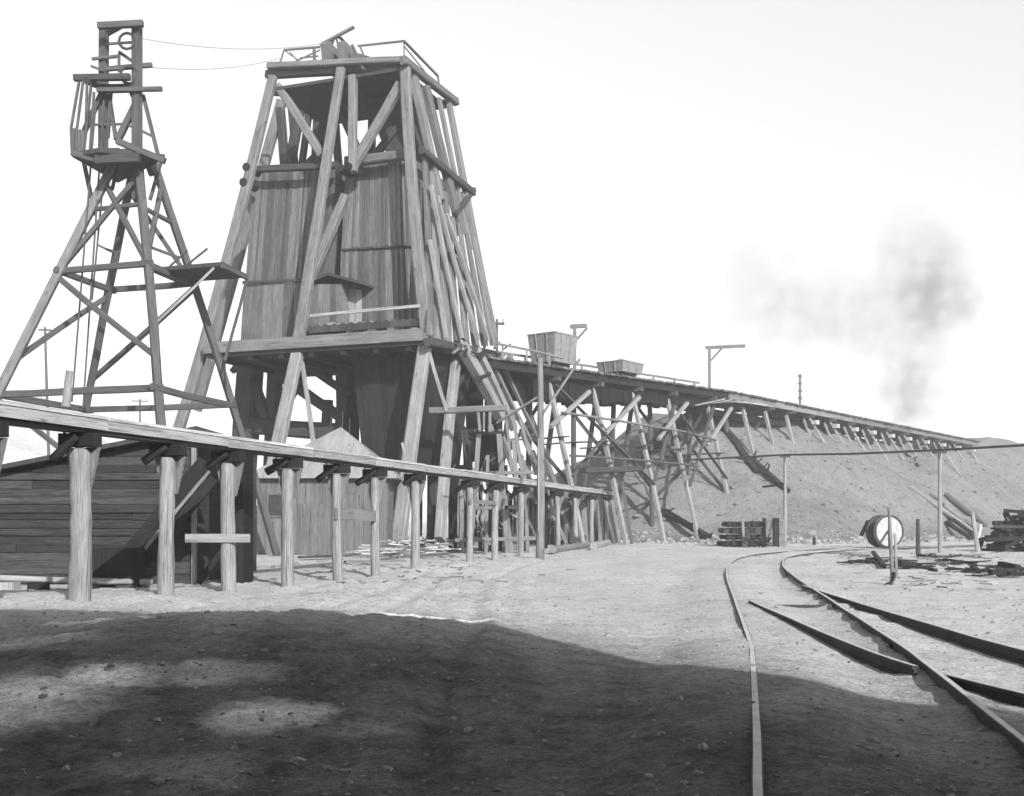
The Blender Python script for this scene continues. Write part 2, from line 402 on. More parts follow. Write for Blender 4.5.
# ------------------------------------------------------------------ stones (stuff)
PHI = 1.618; ICO = [V(p).normalized() for p in ((-1, PHI, 0), (1, PHI, 0), (-1, -PHI, 0), (1, -PHI, 0), (0, -1, PHI), (0, 1, PHI), (0, -1, -PHI), (0, 1, -PHI), (PHI, 0, -1), (PHI, 0, 1), (-PHI, 0, -1), (-PHI, 0, 1))]
ICF = [(0, 11, 5), (0, 5, 1), (0, 1, 7), (0, 7, 10), (0, 10, 11), (1, 5, 9), (5, 11, 4), (11, 10, 2), (10, 7, 6), (7, 1, 8), (3, 9, 4), (3, 4, 2), (3, 2, 6), (3, 6, 8), (3, 8, 9), (4, 9, 5), (2, 4, 11), (6, 2, 10), (8, 6, 7), (9, 8, 1)]
def stones(name, pts, mat):
    mb = MB()
    for (x, y, z, s) in pts:
        a = random.uniform(0, 6.28); i = len(mb.v)
        sx, sy, sz = s*random.uniform(.7, 1.4), s*random.uniform(.6, 1.1), s*random.uniform(.4, .8)
        for (bx, by, bz) in ICO:
            j = random.uniform(.72, 1.2); X, Y = bx*sx*j, by*sy*j
            mb.v.append(V((x+X*math.cos(a)-Y*math.sin(a), y+X*math.sin(a)+Y*math.cos(a), z+bz*sz*j)))
        for f in ICF: mb.face(tuple(i+k for k in f), ((0, 0), (.1, 0), (0, .1)))
    o = mb.build(name, mat); o['kind'] = 'stuff'; return o
pts = []
for k in range(5200):
    y = 5+random.random()**1.6*50; x = random.uniform(-.5, .5)*y*1.0
    pts.append((x, y, gz(x, y)+.002, min(.05, random.uniform(.006, .013)*(1+random.random()**7*3)*(1+y*.02))))
for k in range(1500):                          # loose rubble along the foot of the dump
    x = random.uniform(6, 34); p = None
    for yy in range(40, 90):
        if hill_z(x, yy+.5) > gz(x, yy, False)+.1: p = yy; break
    if p is None: continue
    y = p+random.gauss(-.4, 1.2); pts.append((x, y, max(gz(x, y), hill_z(x, y)), random.uniform(.04, .14)*(1+1.6*random.random()**5)))
stones('loose_stones', pts, M['stone'])
pts = []
for k in range(4200):
    s = TIP-9+random.random()*95; q = random.uniform(-8, 15); p = T0+TD*s+TN*q; z = hill_z(p.x, p.y)
    if .2 < z < 8.4: pts.append((p.x, p.y, z, random.uniform(.04, .1)*(1+random.random()**6*1.6)))
stones('slope_rubble', pts, soil('dump_rock', .15, scale=2))

# ------------------------------------------------------------------ mill building whose shadow lies over the yard
def mill():
    prof = [(-26, 0), (-26, 10.5), (2, 10.45), (8.0, 9.85), (8.0, 7.3), (9.6, 5.75), (17, 4.6), (17, 0)]
    r = thing('mill_building', 'tall boarded mill building behind the viewer, casting its shadow across the foreground yard', 'building', (-4, -8, 0))
    MB().prism([(x, -4, z) for x, z in prof], (0, -9, 0)).build('wall', M['board'], r)
    m = MB()
    for a, b in ((1, 2), (2, 3), (4, 5), (5, 6)):
        A, B = prof[a], prof[b]
        m.prism([(A[0], -3.97, A[1]+.003), (B[0], -3.97, B[1]+.003), (B[0], -3.97, B[1]+.1), (A[0], -3.97, A[1]+.1)], (0, -9.1, 0))
    m.build('roof', M['roof'], r)
    for x in (-20, -15, -10, -5, 0, 5):
        for z in (2.4, 6.2):
            wf = MB().box((x, -3.98, z), 1.3, .1, 1.7).build('window', M['pale'], r)
            MB().box((x, -3.96, z), 1.1, .1, 1.5).build('pane', M['glass'], wf)
mill()

# ------------------------------------------------------------------ railway tracks
def rail_mesh(mb, path):
    prof = [(-.065, 0), (.065, 0), (.065, .018), (.012, .03), (.012, .095), (.03, .105), (.03, .128), (.022, .135), (-.022, .135), (-.03, .128), (-.03, .105), (-.012, .095), (-.012, .03), (-.065, .018)]
    i0 = len(mb.v); n = len(prof); m = len(path); L = 0
    for k, p in enumerate(path):
        d = (path[min(k+1, m-1)]-path[max(k-1, 0)]).normalized(); sx = V((d.y, -d.x, 0))
        for (a, z) in prof: mb.v.append(p+sx*a+V((0, 0, z-.135)))
    for k in range(m-1):
        l2 = L+(path[k+1]-path[k]).length
        for j in range(n):
            j2 = (j+1) % n
            mb.face((i0+k*n+j2, i0+k*n+j, i0+(k+1)*n+j, i0+(k+1)*n+j2), ((j2*.05, L), (j*.05, L), (j*.05, l2), (j2*.05, l2)))
        L = l2
    mb.face(tuple(i0+j for j in range(n)), tuple((0, .01*j) for j in range(n))); mb.face(tuple(i0+(m-1)*n+j for j in reversed(range(n))), tuple((0, .01*j) for j in range(n)))
def rail_obj(path, name, parent):
    mb = MB(); rail_mesh(mb, path); o = mb.build(name, M['rail'], parent)
    o.data.materials.append(M['railtop'])
    for p in o.data.polygons:
        if p.normal.z > .9 and p.center.z+parent.location.z > RT-.03: p.material_index = 1
    return o
def path3(pts, z=RT): return [V((p.x, p.y, z+.012*noise.noise(V((p.x*.4, p.y*.4, 0))))) for p in smooth_path([(x, y, 0) for x, y in pts])]
def track():
    pl = path3(RAIL_L); pr = []
    for k, p in enumerate(pl):
        d = (pl[min(k+1, len(pl)-1)]-pl[max(k-1, 0)]).normalized(); pr.append(p+V((d.y, -d.x, 0))*1.505)
    r = thing('railway_track', 'curved steel railway track sunk in the dirt, sweeping right towards the dump foot', 'railway track', pl[10])
    for p in (pl, pr): rail_obj(p, 'rail', r)
    b = thing('railway_siding', 'straight siding rails branching off the curved track at a crossing frog', 'railway track', (4.3, 11, 0))
    bl = path3(BR_L); br = path3(BR_R)
    ok = [p for p in bl if p.y > 9.5]; ok2 = [p for p in bl if p.y < 9.3]
    for p in (ok, ok2, br): rail_obj(p, 'rail', b)
    for path, ys in ((pr, (12.2, 17.0)), (pl, (13.2, 19.0)), (br, (9.0,))):
        for y in ys:
            k = min(range(1, len(path)-1), key=lambda i: abs(path[i].y-y)); p = path[k]; dv = (path[k+1]-path[k-1]).normalized(); sv = V((dv.y, -dv.x, 0))
            for sg in (-1, 1):
                q = p+sv*.024*sg+V((0, 0, -.072)); fp = MB().beam(q-dv*.32, q+dv*.32, .02, .06, sv).build('joint_plate', M['rail'], b)
                for t in (-.22, -.08, .08, .22): MB().tube([q+dv*t+sv*.014*sg, q+dv*t+sv*.04*sg], .016, 6).build('bolt', M['railtop'], fp)
    for (a, c) in (((3.2, 17.3), (5.6, 17.2)), ((3.45, 18.3), (4.3, 18.1))):
        MB().beam((a[0], a[1], .05), (c[0], c[1], .05), .05, .04).build('switch_rod', M['iron'], b)
track()

# ------------------------------------------------------------------ launder trestle (near, left)
def ground_beam(px, base_y): return None
TA = V((-6.48, 16.5, 3.0)); TB = V((5.64, 63.3, 3.05)); TDIR = (TB-TA).normalized(); TPERP = V((TDIR.y, -TDIR.x, 0))
def tl(px):     # point of the trestle line seen at column px
    d = 1815/(122-.153*px); return V(((px-512)*d/F, d, 3.05))
def launder():
    r = thing('pipe_trestle', 'long low trestle carrying a pale plank trough on round log posts', 'trestle', (-6.48, 16.5, 0))
    A = TA-TDIR*7; B = TA+(TB-TA)*1.0
    n = 15
    # trough: side planks laid end to end and a cover board
    m = MB(); m2 = MB()
    for k in range(n):
        a, b = lerp(A, B, k/n), lerp(A, B, (k+1)/n); g = TDIR*random.uniform(.006, .03); jz = V((0, 0, random.uniform(-.014, .014))); a = a+jz+TPERP*random.uniform(-.02, .02); b = b+jz*.4
        for sgn in (-1, 1):
            m.beam(a+g+TPERP*.2*sgn+V((0, 0, -.165)), b-g+TPERP*.2*sgn+V((0, 0, -.165)), .05, .15, TPERP)
        m2.beam(a+g+V((0, 0, -.06+.006*(k % 2))), b-g+V((0, 0, -.06+.006*(k % 2))), .48, .05, TPERP)
    m.build('trough_side', M['pale'], r); m2.build('cover_board', M['bright'], r)
    MB().beam(A+V((0, 0, -.27)), B+V((0, 0, -.27)), .3, .05, TPERP).build('stringer', M['dark'], r)
    pxs = [-16, 80, 168, 228, 288, 337, 375, 415, 470, 496, 521, 557, 575, 592, 606]
    for k, px in enumerate(pxs):
        p = tl(px); d = p.y; zb = gz(p.x, p.y)-.3
        rad = (.165 if px < 100 else .135 if px < 300 else .12)*random.uniform(.94, 1.06)
        top = V((p.x, p.y, 2.47)); ln = V((random.uniform(-.04, .04), 0, 0))
        MB().log(V((p.x, p.y, zb))+ln, top, rad*1.06, rad*.9, 12, 14, .15, .03).build('post', M['log'], r, smooth=True)
        # cap beam across the post, its sawn end towards the viewer
        MB().beam(p-TPERP*.3+V((0, 0, -.45)), p+TPERP*.3+V((0, 0, -.45)), .22, .2, TDIR).build('cap_beam', M['tar'], r)
        # tapering corbel board behind the post
        c = V((p.x, p.y, 0))+TDIR*.04; hw = .29
        MB().prism([c+TPERP*(-hw)+V((0, 0, 2.49)), c+TPERP*hw+V((0, 0, 2.49)), c+TPERP*.13+V((0, 0, 1.85)), c-TPERP*.13+V((0, 0, 1.85))], TDIR*.06).build('corbel', M['beam'], r)
        # dark knee brace leaning out under the trough
        q = V((p.x, p.y, 0))-TDIR*.12
        MB().log(q-TPERP*random.uniform(.22, .4)+V((0, 0, random.uniform(2.25, 2.42)))-TDIR*.2, q+TPERP*.1+V((0, 0, 2.66))-TDIR*.1, random.uniform(.06, .085), .07, 8, 4, .2).build('knee_brace', M['tar'], r, smooth=True)
        MB().tube([p-TPERP*.27+V((0, 0, -.34)), p-TPERP*.27+V((0, 0, -.1))], .022, 6).build('bolt', M['iron'], r)
    a, b = tl(337), tl(376)
    MB().beam(V((a.x, a.y-.18, 1.55)), V((b.x, b.y-.18, 1.5)), .05, .28, TPERP).build('tie_board', M['beam'], r)
    a = tl(228); MB().beam(V((a.x-.75, a.y-.2, 1.06)), V((a.x+.45, a.y-.12, 1.06)), .05, .16, TDIR).build('tie_board', M['post'], r)
    a, b = tl(470), tl(496)
    MB().beam(V((a.x, a.y-.16, 2.0)), V((b.x, b.y-.16, 2.0)), .05, .14, TPERP).build('tie_board', M['beam'], r)
    # upright stubs on the trough
    s = tl(66); MB().log(s+V((0, 0, .02)), s+V((.05, 0, .55)), .07, .05).build('stub_post', M['post'], r)
    s = tl(409); MB().beam(s+V((-.1, .1, .02)), s+V((-.2, .1, .5)), .08, .06).build('stub_post', M['pale'], r)
launder()

# ------------------------------------------------------------------ old shed at the left
E1 = V((.94, -.342, 0)); E2 = V((.342, .94, 0))
def old_shed():
    r = thing('boarded_shed', 'dark weathered shed of horizontal boards with a sloping roof and a black open doorway', 'shed', P(120, 590, 24).xyz*V((1, 1, 0)).length*0+V((-8.5, 24, 0)))
    YS = 24.0
    def W(px, py, off=0): return P(px, py, YS+off)
    # horizontal siding, each row cut by the roof slope (rises to the right)
    m = MB(); x0, x1 = -80, 192
    def roof_y(px): return 471-(px)*.2
    zt = lambda px: H0+(HY-roof_y(px))*YS/F
    rows = 19; top = zt(x1); row = top/rows
    for k in range(rows):
        za, zb = k*row+.006, (k+1)*row-.006
        # left limit where the roof comes down
        pl = x0
        while pl < x1 and zt(pl) < zb: pl += 4
        if pl >= x1-6: continue
        xs = [pl]
        c = pl+random.uniform(60, 260)
        while c < x1-30: xs.append(c); c += random.uniform(160, 300)
        xs.append(x1)
        for i in range(len(xs)-1):
            a, b = W(xs[i]+.4, 0), W(xs[i+1]-.4, 0); o = random.uniform(-.04, .04); za += random.uniform(-.02, .02)
            m.hexa([(a.x, YS+o, za), (a.x, YS+o+.035, za), (a.x, YS+o+.035, zb), (a.x, YS+o, zb)], [(b.x, YS+o, za), (b.x, YS+o+.035, za), (b.x, YS+o+.035, zb), (b.x, YS+o, zb)])
    m.build('wall', M['shed'], r)
    m = MB(); XL, XR = W(x0, 0).x, W(250, 0).x
    m.prism([(XL, YS+.06, 0), (W(192, 0).x, YS+.06, 0), (W(192, 0).x, YS+.06, zt(192)-.05), (XL, YS+.06, zt(x0)-.05)], (0, 6, 0))
    m.build('inner_wall', M['dark'], r)
    # right pier beyond the doorway and inner walls blackened for the shade inside
    a, b = W(224, 0).x, W(243, 0).x
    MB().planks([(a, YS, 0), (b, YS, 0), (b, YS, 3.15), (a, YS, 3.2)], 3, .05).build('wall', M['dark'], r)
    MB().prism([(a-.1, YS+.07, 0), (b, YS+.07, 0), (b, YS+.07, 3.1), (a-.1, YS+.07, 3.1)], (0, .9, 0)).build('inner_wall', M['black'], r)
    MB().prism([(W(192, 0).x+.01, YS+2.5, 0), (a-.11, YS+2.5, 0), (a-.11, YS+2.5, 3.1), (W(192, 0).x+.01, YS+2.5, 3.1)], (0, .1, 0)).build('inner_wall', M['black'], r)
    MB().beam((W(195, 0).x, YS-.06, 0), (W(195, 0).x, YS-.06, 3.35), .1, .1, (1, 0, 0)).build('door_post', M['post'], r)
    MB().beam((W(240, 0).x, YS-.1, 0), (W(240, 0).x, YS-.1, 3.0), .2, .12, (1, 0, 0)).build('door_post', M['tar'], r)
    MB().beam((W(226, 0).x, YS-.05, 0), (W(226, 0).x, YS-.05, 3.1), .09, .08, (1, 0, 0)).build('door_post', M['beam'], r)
    # roof
    m = MB(); A = V((XL, YS-.3, zt(x0)+.0)); B = V((W(200, 0).x, YS-.3, zt(197)+.0))
    m.prism([A, B, B+V((0, 0, .1)), A+V((0, 0, .1))], (0, 7, 0))
    C = V((W(246, 0).x, YS-.3, zt(197)-.4)); m.prism([B+V((.004, 0, 0)), C, C+V((0, 0, .1)), B+V((.004, 0, .1))], (0, 1.4, 0))
    m.build('roof', M['dark'], r)
    # dark inclined planks with a thin paler strip, in front of the wall
    c = thing('inclined_planks', 'black inclined planks leaning down the front of the dark boarded shed', 'chute', (-8, 23.4, 0))
    a, b = P(206, 462, 23.4), P(108, 580, 23.3)
    MB().beam(a, b, .34, .12, (0, 0, 1)).build('dark_incline', M['tar'], c)
    o = V((.12, -.16, -.2)); MB().beam(a+o, b+o, .07, .06, (0, 0, 1)).build('thin_incline', M['beam'], c)
    o = V((.2, -.1, -.36)); MB().beam(a+o, b+o, .2, .1, (0, 0, 1)).build('dark_incline', M['tar'], c)
    a = P(120, 583, 23.0); MB().box((a.x, a.y, .42), .95, .5, .8).build('foot_box', M['tar'], c)
    # props inside the doorway
    a, b = P(228, 560, 23.5), P(196, 588, 23.3); 
    MB().beam((a.x, 23.5, .9), (b.x, 23.5, .05), .12, .1, (0, 0, 1)).build('prop', M['tar'], c)
old_shed()
def low_pipe():
    r = thing('ground_pipe', 'pale pipe lying on low timber blocks in front of the dark shed', 'pipe', (-9, 20.8, 0))
    a, b = P(-30, 577, 21.2), P(152, 582, 23.0)
    MB().tube([a, lerp(a, b, .5)+V((0, 0, -.02)), b], .065, 10).build('pipe', M['pale'], r, smooth=True)
    for t, mm, wv in ((.18, 'pale', .5), (.36, 'tar', .32), (.62, 'dark', .4), (.86, 'dark', .4)):
        p = lerp(a, b, t); zt = p.z-.065; MB().box((p.x, p.y-.02, zt/2-.02), wv, .3, zt+.02).build('block', M[mm], r)
    o = V((.3, -.25, -.28)); MB().beam(lerp(a, b, .55)+o, b+o, .1, .06).build('plank', M['pale'], r)
low_pipe()

# ------------------------------------------------------------------ cabin with a hipped roof under the headframe
def cabin():
    d = 44.0; XL, XR = P(257, 0, d).x, P(388, 0, d).x; DP = 5.0
    r = thing('small_cabin', 'small grey cabin with a pyramid roof, below the headframe platform', 'cabin', ((XL+XR)/2, d, 0))
    ze = H0+(HY-476)*d/F
    MB().prism([(XL, d, -.1), (XR, d, -.1), (XR, d, ze), (XL, d, ze)], (0, DP, 0)).build('wall', M['wall'], r)
    m = MB(); n = 16
    for k in range(n):
        xa = lerp(XL, XR, k/n); xb = lerp(XL, XR, (k+1)/n)
        m.hexa([(xa+.01, d-.03, 0), (xb-.01, d-.03, 0), (xb-.01, d-.004, 0), (xa+.01, d-.004, 0)], [(xa+.01, d-.03, ze), (xb-.01, d-.03, ze), (xb-.01, d-.004, ze), (xa+.01, d-.004, ze)])
    m.build('siding', M['wall'], r)
    ov = .4; pk = V(((XL+XR)/2+.35, d+DP/2, H0+(HY-427)*(d+DP/2)/F))
    c = [V((XL-ov, d-ov, ze)), V((XR+ov, d-ov, ze)), V((XR+ov, d+DP+ov, ze)), V((XL-ov, d+DP+ov, ze))]
    m = MB()
    for k in range(4):
        a, b = c[k], c[(k+1) % 4]; i = len(m.v); m.v += [a, b, pk, a-V((0, 0, .1)), b-V((0, 0, .1))]
        L = (b-a).length; m.face((i, i+1, i+2), ((0, 0), (L, 0), (L/2, 3))); m.face((i+3, i+4, i+1, i), ((0, 0), (L, 0), (L, .1), (0, .1)))
    i = len(m.v); m.v += [p-V((0, 0, .1)) for p in c]; m.face((i+3, i+2, i+1, i), ((0, 0), (1, 0), (1, 1), (0, 1)))
    m.build('roof', M['roof'], r)
    for px in (351, 278):
        x = P(px, 0, d).x; wn = MB().box((x, d-.05, 2.0), .9, .08, 1.0).build('window', M['board'], r)
        MB().box((x, d-.07, 2.0), .72, .08, .82).build('pane', M['glass'] if px < 300 else M['wall'], wn)
    x = P(312, 0, d).x; MB().box((x, d-.05, 1.02), .95, .08, 2.04).build('door', M['board'], r)
    for dx, h in ((-.5, .5), (.0, .7), (.3, .4)):
        MB().tube([pk+V((dx, .3, -.5)), pk+V((dx+.03, .3, h))], .025, 6).build('stove_pipe' if dx == 0 else 'roof_spike', M['iron'], r)
cabin()

# ------------------------------------------------------------------ headframe
C1 = V((-4.67, 48, 21.4))
PF = Plane(C1, (-.342, -.94, .093)); PR = Plane(C1, (.94, -.342, .14))
PB = Plane(C1+E2*4.9, (-.342, -.94, -.10)); PM = Plane(C1+E2*2.4, (-.342, -.94, 0))
PLF = Plane(C1-E1*6.2, (.94, -.342, -.2))
def tim(root, name, pl, x0, y0, x1, y1, wpx, mat='beam', off=0., th=None, w2=None):
    a, b = pl(x0, y0, off), pl(x1, y1, off); d = (a.y+b.y)/2; wd = wpx*d/F*(.8 if name in ('leg', 'brace', 'post') else 1); w2 = w2*.8 if w2 and name == 'leg' else w2
    side = (b-a).cross(pl.n); th = th or (wd*.6 if name == 'leg' else None)
    a2 = w2*b.y/F if w2 else None
    return MB().wbeam(a, b, wd, th or wd*.9, side, a2).build(name, M[mat], root)
def headframe():
    r = thing('mine_headframe', 'tall timber mine headframe of splayed legs with boarded ore bins and a broad platform', 'headframe', (-8, 50, 0))
    T = lambda *a, **k: tim(r, *a, **k)
    # --- legs
    T('leg', PF, 273, 76, 140, 552, 11.5, off=.02, w2=15)
    T('leg', PB, 282, 100, 196, 410, 12, w2=14)
    T('leg', PF, 341, 68, 298, 345, 11, off=.12, w2=15)
    T('leg', PF, 298.5, 347, 255, 552, 15, 'post', off=.13, w2=19)
    T('leg', PF, 405, 68, 427, 336, 13, off=.05, w2=15)
    T('leg', PF, 425, 346, 397, 553, 16, 'post', off=.05, w2=19)
    T('leg', PR, 448, 98, 492, 333, 10, w2=13)
    T('leg', PR, 509, 356, 560, 500, 11, 'beam')
    T('leg', PR, 457, 352, 440, 540, 15, 'post', off=-.3, w2=17)
    T('leg', PR, 413, 74, 441, 200, 15, off=-.05)
    T('leg', PR, 425, 86, 462, 235, 15, 'board', off=-.02)
    T('leg', PR, 439, 98, 470, 250, 8, off=-.06)
    # dark legs at the back, seen through the frame
    for a in ((280, 108, 285, 172, 8), (303, 92, 290, 170, 9), (322, 95, 318, 172, 12), (394, 95, 405, 175, 9), (353, 85, 353, 172, 7), (290, 100, 296, 172, 5), (312, 90, 301, 172, 6), (334, 95, 339, 170, 7), (373, 95, 371, 168, 7), (412, 98, 426, 180, 8)):
        T('rear_leg', PB, *a, 'dark')
    T('brace', PB, 322, 148, 303, 168, 6, 'dark'); T('brace', PB, 300, 95, 325, 130, 8, 'dark')
    T('brace', PM, 335, 100, 365, 166, 9, 'dark'); T('brace', PM, 372, 160, 404, 120, 9, 'dark')
    T('brace', PB, 382, 100, 412, 168, 12, 'dark')
    # --- front X bracing
    T('brace', PF, 278, 86, 322, 156, 10, off=-.25)
    T('brace', PF, 401, 84, 352, 168, 11, off=-.25)
    T('post', PF, 353, 76, 353, 172, 10, off=-.1)
    T('brace', PF, 346, 195, 311, 278, 11, off=-.3)
    T('brace', PF, 300, 352, 314, 446, 5, 'post', off=-.2)
    T('brace', PF, 428, 348, 447, 412, 4, 'post', off=-.1)
    # --- top caps
    T('cap_beam', PF, 267, 75, 404, 68, 8, 'board', off=-.3)
    T('cap_beam', PF, 268, 66, 402, 60, 6, 'beam', off=.1)
    T('cap_beam', PR, 403, 60, 456, 102, 8, 'board', off=.12)
    T('cap_beam', PB, 272, 92, 446, 104, 7, 'dark')
    a, b, c, dd = PF(272, 72), PF(402, 64), PF(402, 64)+E2*4.8, PF(272, 72)+E2*4.8
    for q in (a, b, c, dd): q.z = 21.05
    MB().prism([a, b, c, dd], (0, 0, .14)).build('top_deck', M['dark'], r)
    # dark chute hanging under the top
    e = [PM(362, 92), PM(402, 88), PM(424, 168), PM(392, 168)]
    MB().prism(e, E2*1.6).build('head_chute', M['dark'], r)
    # head pulleys block at the peak
    for x in (333, 349): T('bearing_block', PF, x, 72, x-2, 48, 9, 'board', off=-.5, th=1.2)
    wc = PF(341, 58, -1.2)
    m = MB(); ring = [wc+E2*.9*math.cos(t*math.pi/12)+V((0, 0, .9*math.sin(t*math.pi/12))) for t in range(25)]
    m.tube(ring, .07, 8); sh = m.build('sheave', M['iron'], r)
    m = MB()
    for k in range(6):
        t = k*math.pi/3; m.beam(wc, wc+E2*.88*math.cos(t)+V((0, 0, .88*math.sin(t))), .06, .06)
    m.build('spoke', M['iron'], sh)
    for q in ([(352, 67), (352, 52), (362, 54), (384, 62), (400, 64), (400, 67)], [(297, 70), (304, 66), (320, 60), (334, 53), (334, 70)]):
        MB().prism([PF(x, y, -.7) for x, y in q], E2*.15).build('crown_board', M['board'], r)
    T('boom', PF, 322, 44, 354, 27, 2.5, 'board', off=-.4)
    T('boom', PF, 322, 44, 338, 66, 5, 'board', off=-.4)
    # rails round the top
    def rd(pl, x0, y0, x1, y1, w=.07, off=0): MB().beam(pl(x0, y0, off), pl(x1, y1, off), w*.8, w*.8).build('railing_bar', M['board'], r)
    rd(PF, 284, 50, 320, 47, .1, -.3); rd(PF, 300, 58, 318, 56, .07, -.3); rd(PF, 284, 50, 279, 66, .08, -.3); rd(PF, 314, 47, 315, 66, .14, -.3)
    rd(PF, 284, 50, 306, 66, .07, -.3); rd(PF, 292, 63, 320, 50, .06, -.3); rd(PF, 300, 64, 290, 52, .05, -.3)
    rd(PF, 358, 46, 404, 41, .09, -.2); rd(PF, 404, 41, 404, 60, .07, -.2); rd(PF, 360, 46, 366, 62, .07, -.2)
    rd(PF, 352, 45, 364, 70, .12, .1)
    rd(PR, 404, 41, 438, 76, .11); rd(PR, 438, 76, 439, 86, .08); rd(PR, 404, 46, 430, 78, .05)
    # --- ore bins
    def bin_(poly, nb, dep, mat='board', sill=None):
        pl = Plane(C1+E2*1.1, (-.342, -.94, .03)); q = [pl(*p) for p in poly]
        g = MB().planks(q, nb, .08, .05, rag=.06).build('ore_bin', M[mat], r)
        MB().prism([p+E2*.12 for p in q], E2*dep).build('bin_body', M['board'], g)
        return pl
    pl = bin_([(241, 345), (322, 343), (335, 168), (254, 172)], 38, 3.4)
    pl = bin_([(338, 345), (420, 330), (416.5, 246), (341.5, 250)], 32, 3.5)
    pl = bin_([(341.6, 249), (416.5, 245), (413, 158), (346, 165)], 30, 3.5, 'beam2')
    T('ledge', Plane(C1+E2*1.0, (-.342, -.94, .03)), 342, 249.5, 416, 245.5, 1.6, 'dark')
    # lower, proud section of the left bin with a dark ledge
    pl2 = Plane(C1+E2*.75, (-.342, -.94, .03))
    MB().planks([pl2(*p) for p in ((240, 345), (304, 342), (304, 283), (244, 285))], 6, .2, .03).build('bin_skirt', M['board'], r)
    T('ledge', pl2, 243, 283, 306, 280, 3, 'dark', off=.1)
    T('cap_beam', PF, 248, 170, 338, 165, 6, 'dark', off=-.6); T('cap_beam', PF, 346, 162, 414, 154, 9, 'board', off=-.7)
    for (x, y) in ((252, 170), (249, 185), (353, 170), (345, 171)):
        p = PF(x, y, -.35); MB().tube([p-E2*.5, p+E2*.5], .2, 8).build('bolt_head', M['tar'], r)
    # hut on the platform
    hp = Plane(C1+E2*.35, (-.342, -.94, .02)); q = [hp(*p) for p in ((306, 330), (342, 328), (342, 284), (306, 284))]
    hut = MB().planks(q, 6, .06, .03).build('platform_hut', M['board'], r)
    MB().prism([p+E2*.08 for p in q], E2*1.2).build('hut_body', M['beam'], hut)
    m = MB(); a, b, c = hp(302, 286, .3), hp(328, 275, .3), hp(364, 285, .3); up = V((0, 0, .12))
    m.prism([a, b, b+up, a+up], E2*2); m.prism([b+V((.003, 0, 0)), c, c+up, b+up+V((.003, 0, 0))], E2*2); m.build('hut_roof', M['dark'], hut)
    q = [hp(*p, -.6) for p in ((343, 328), (362, 327), (362, 290), (343, 288))]
    MB().planks(q, 3, .06, .03).build('hut_side', M['post'], hut)
    # --- platform
    A, B = PF(205, 349, .35), PF(424, 336, .35); zt = B.z; A.z = zt; 
    dirp = (B-A).normalized()
    MB().prism([A, B, B+E2*7.5, A+E2*7.5], (0, 0, -.35)).build('platform', M['dark'], r)
    MB().beam(A-E2*.1+V((0, 0, .05)), B-E2*.1+V((0, 0, .05)), .16, .5, E2).build('front_beam', M['beam'], r)
    Rr = B+E2*7.3
    MB().beam(B+V((0, 0, -.1))+E1*.09, Rr+V((0, 0, -.1))+E1*.09, .16, .45, E1).build('side_beam', M['beam'], r)
    T('hand_rail', PF, 310, 316, 420, 306, 3.2, 'pale', off=.3, th=.08)
    m = MB(); n = 26                                   # wavy sheet edge below the rail
    for k in range(n):
        x0, x1 = lerp(308, 420, k/n), lerp(308, 420, (k+1)/n); y0 = lerp(325, 317, k/n)
        m.prism([PF(x0, y0+2*(k % 2), .05), PF(x1, y0-.3+2*((k+1) % 2), .05), PF(x1, y0+8, .05), PF(x0, y0+8.3, .05)], E2*.05)
    m.build('sheet_apron', M['dark'], r)
    for k in range(9):
        p = PF(random.uniform(320, 420), random.uniform(324, 330), -.2); MB().box(p, random.uniform(.2, .6), .3, .3, E1).build('spilled_ore', M['stone'], r)
    # underside joists
    for k in range(7):
        a = lerp(A, B, (k+.5)/7)+V((0, 0, -.47)); MB().beam(a+E2*.1, a+E2*7.3, .24, .22, E1).build('joist', M['tar'], r)
    # hopper under the platform
    h0 = lerp(A, B, .60)+E2*1.9; h1 = lerp(A, B, .97)+E2*1.9; zb = 3.6; zt2 = zt-.36
    top = [h0, h1, h1+E2*4.2, h0+E2*4.2]; bot = [lerp(h0, h1, .1)+E2*.4, lerp(h0, h1, .92)+E2*.4, lerp(h0, h1, .92)+E2*3.4, lerp(h0, h1, .1)+E2*3.4]
    for q in top: q.z = zt2
    for q in bot: q.z = zb
    MB().hexa(bot, top).build('hopper', M['tar'], r)
    MB().planks([bot[0]-E2*.1, bot[1]-E2*.1, top[1]-E2*.1, top[0]-E2*.1], 12, .06, .05).build('hopper_front', M['tar'], r)
    # dark posts and braces below the platform
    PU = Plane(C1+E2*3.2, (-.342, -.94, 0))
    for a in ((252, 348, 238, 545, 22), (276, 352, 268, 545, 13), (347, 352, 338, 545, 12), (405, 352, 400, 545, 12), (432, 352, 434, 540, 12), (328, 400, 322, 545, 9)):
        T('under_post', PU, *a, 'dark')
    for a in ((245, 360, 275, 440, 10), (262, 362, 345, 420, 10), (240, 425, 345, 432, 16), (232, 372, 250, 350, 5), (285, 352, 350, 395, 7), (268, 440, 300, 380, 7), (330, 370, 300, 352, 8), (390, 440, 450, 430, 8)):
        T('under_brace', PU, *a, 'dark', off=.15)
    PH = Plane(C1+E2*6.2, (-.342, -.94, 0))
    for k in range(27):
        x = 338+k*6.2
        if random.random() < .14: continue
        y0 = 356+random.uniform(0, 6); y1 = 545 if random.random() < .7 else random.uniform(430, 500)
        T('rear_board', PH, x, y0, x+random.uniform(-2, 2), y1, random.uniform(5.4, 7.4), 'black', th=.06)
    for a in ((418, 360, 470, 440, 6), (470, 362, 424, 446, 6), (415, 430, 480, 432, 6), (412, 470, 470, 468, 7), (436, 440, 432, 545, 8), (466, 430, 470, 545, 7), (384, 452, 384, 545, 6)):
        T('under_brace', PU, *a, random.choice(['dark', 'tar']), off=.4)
    T('under_brace', PF, 430, 411, 506, 408, 6, 'beam', off=-.2)
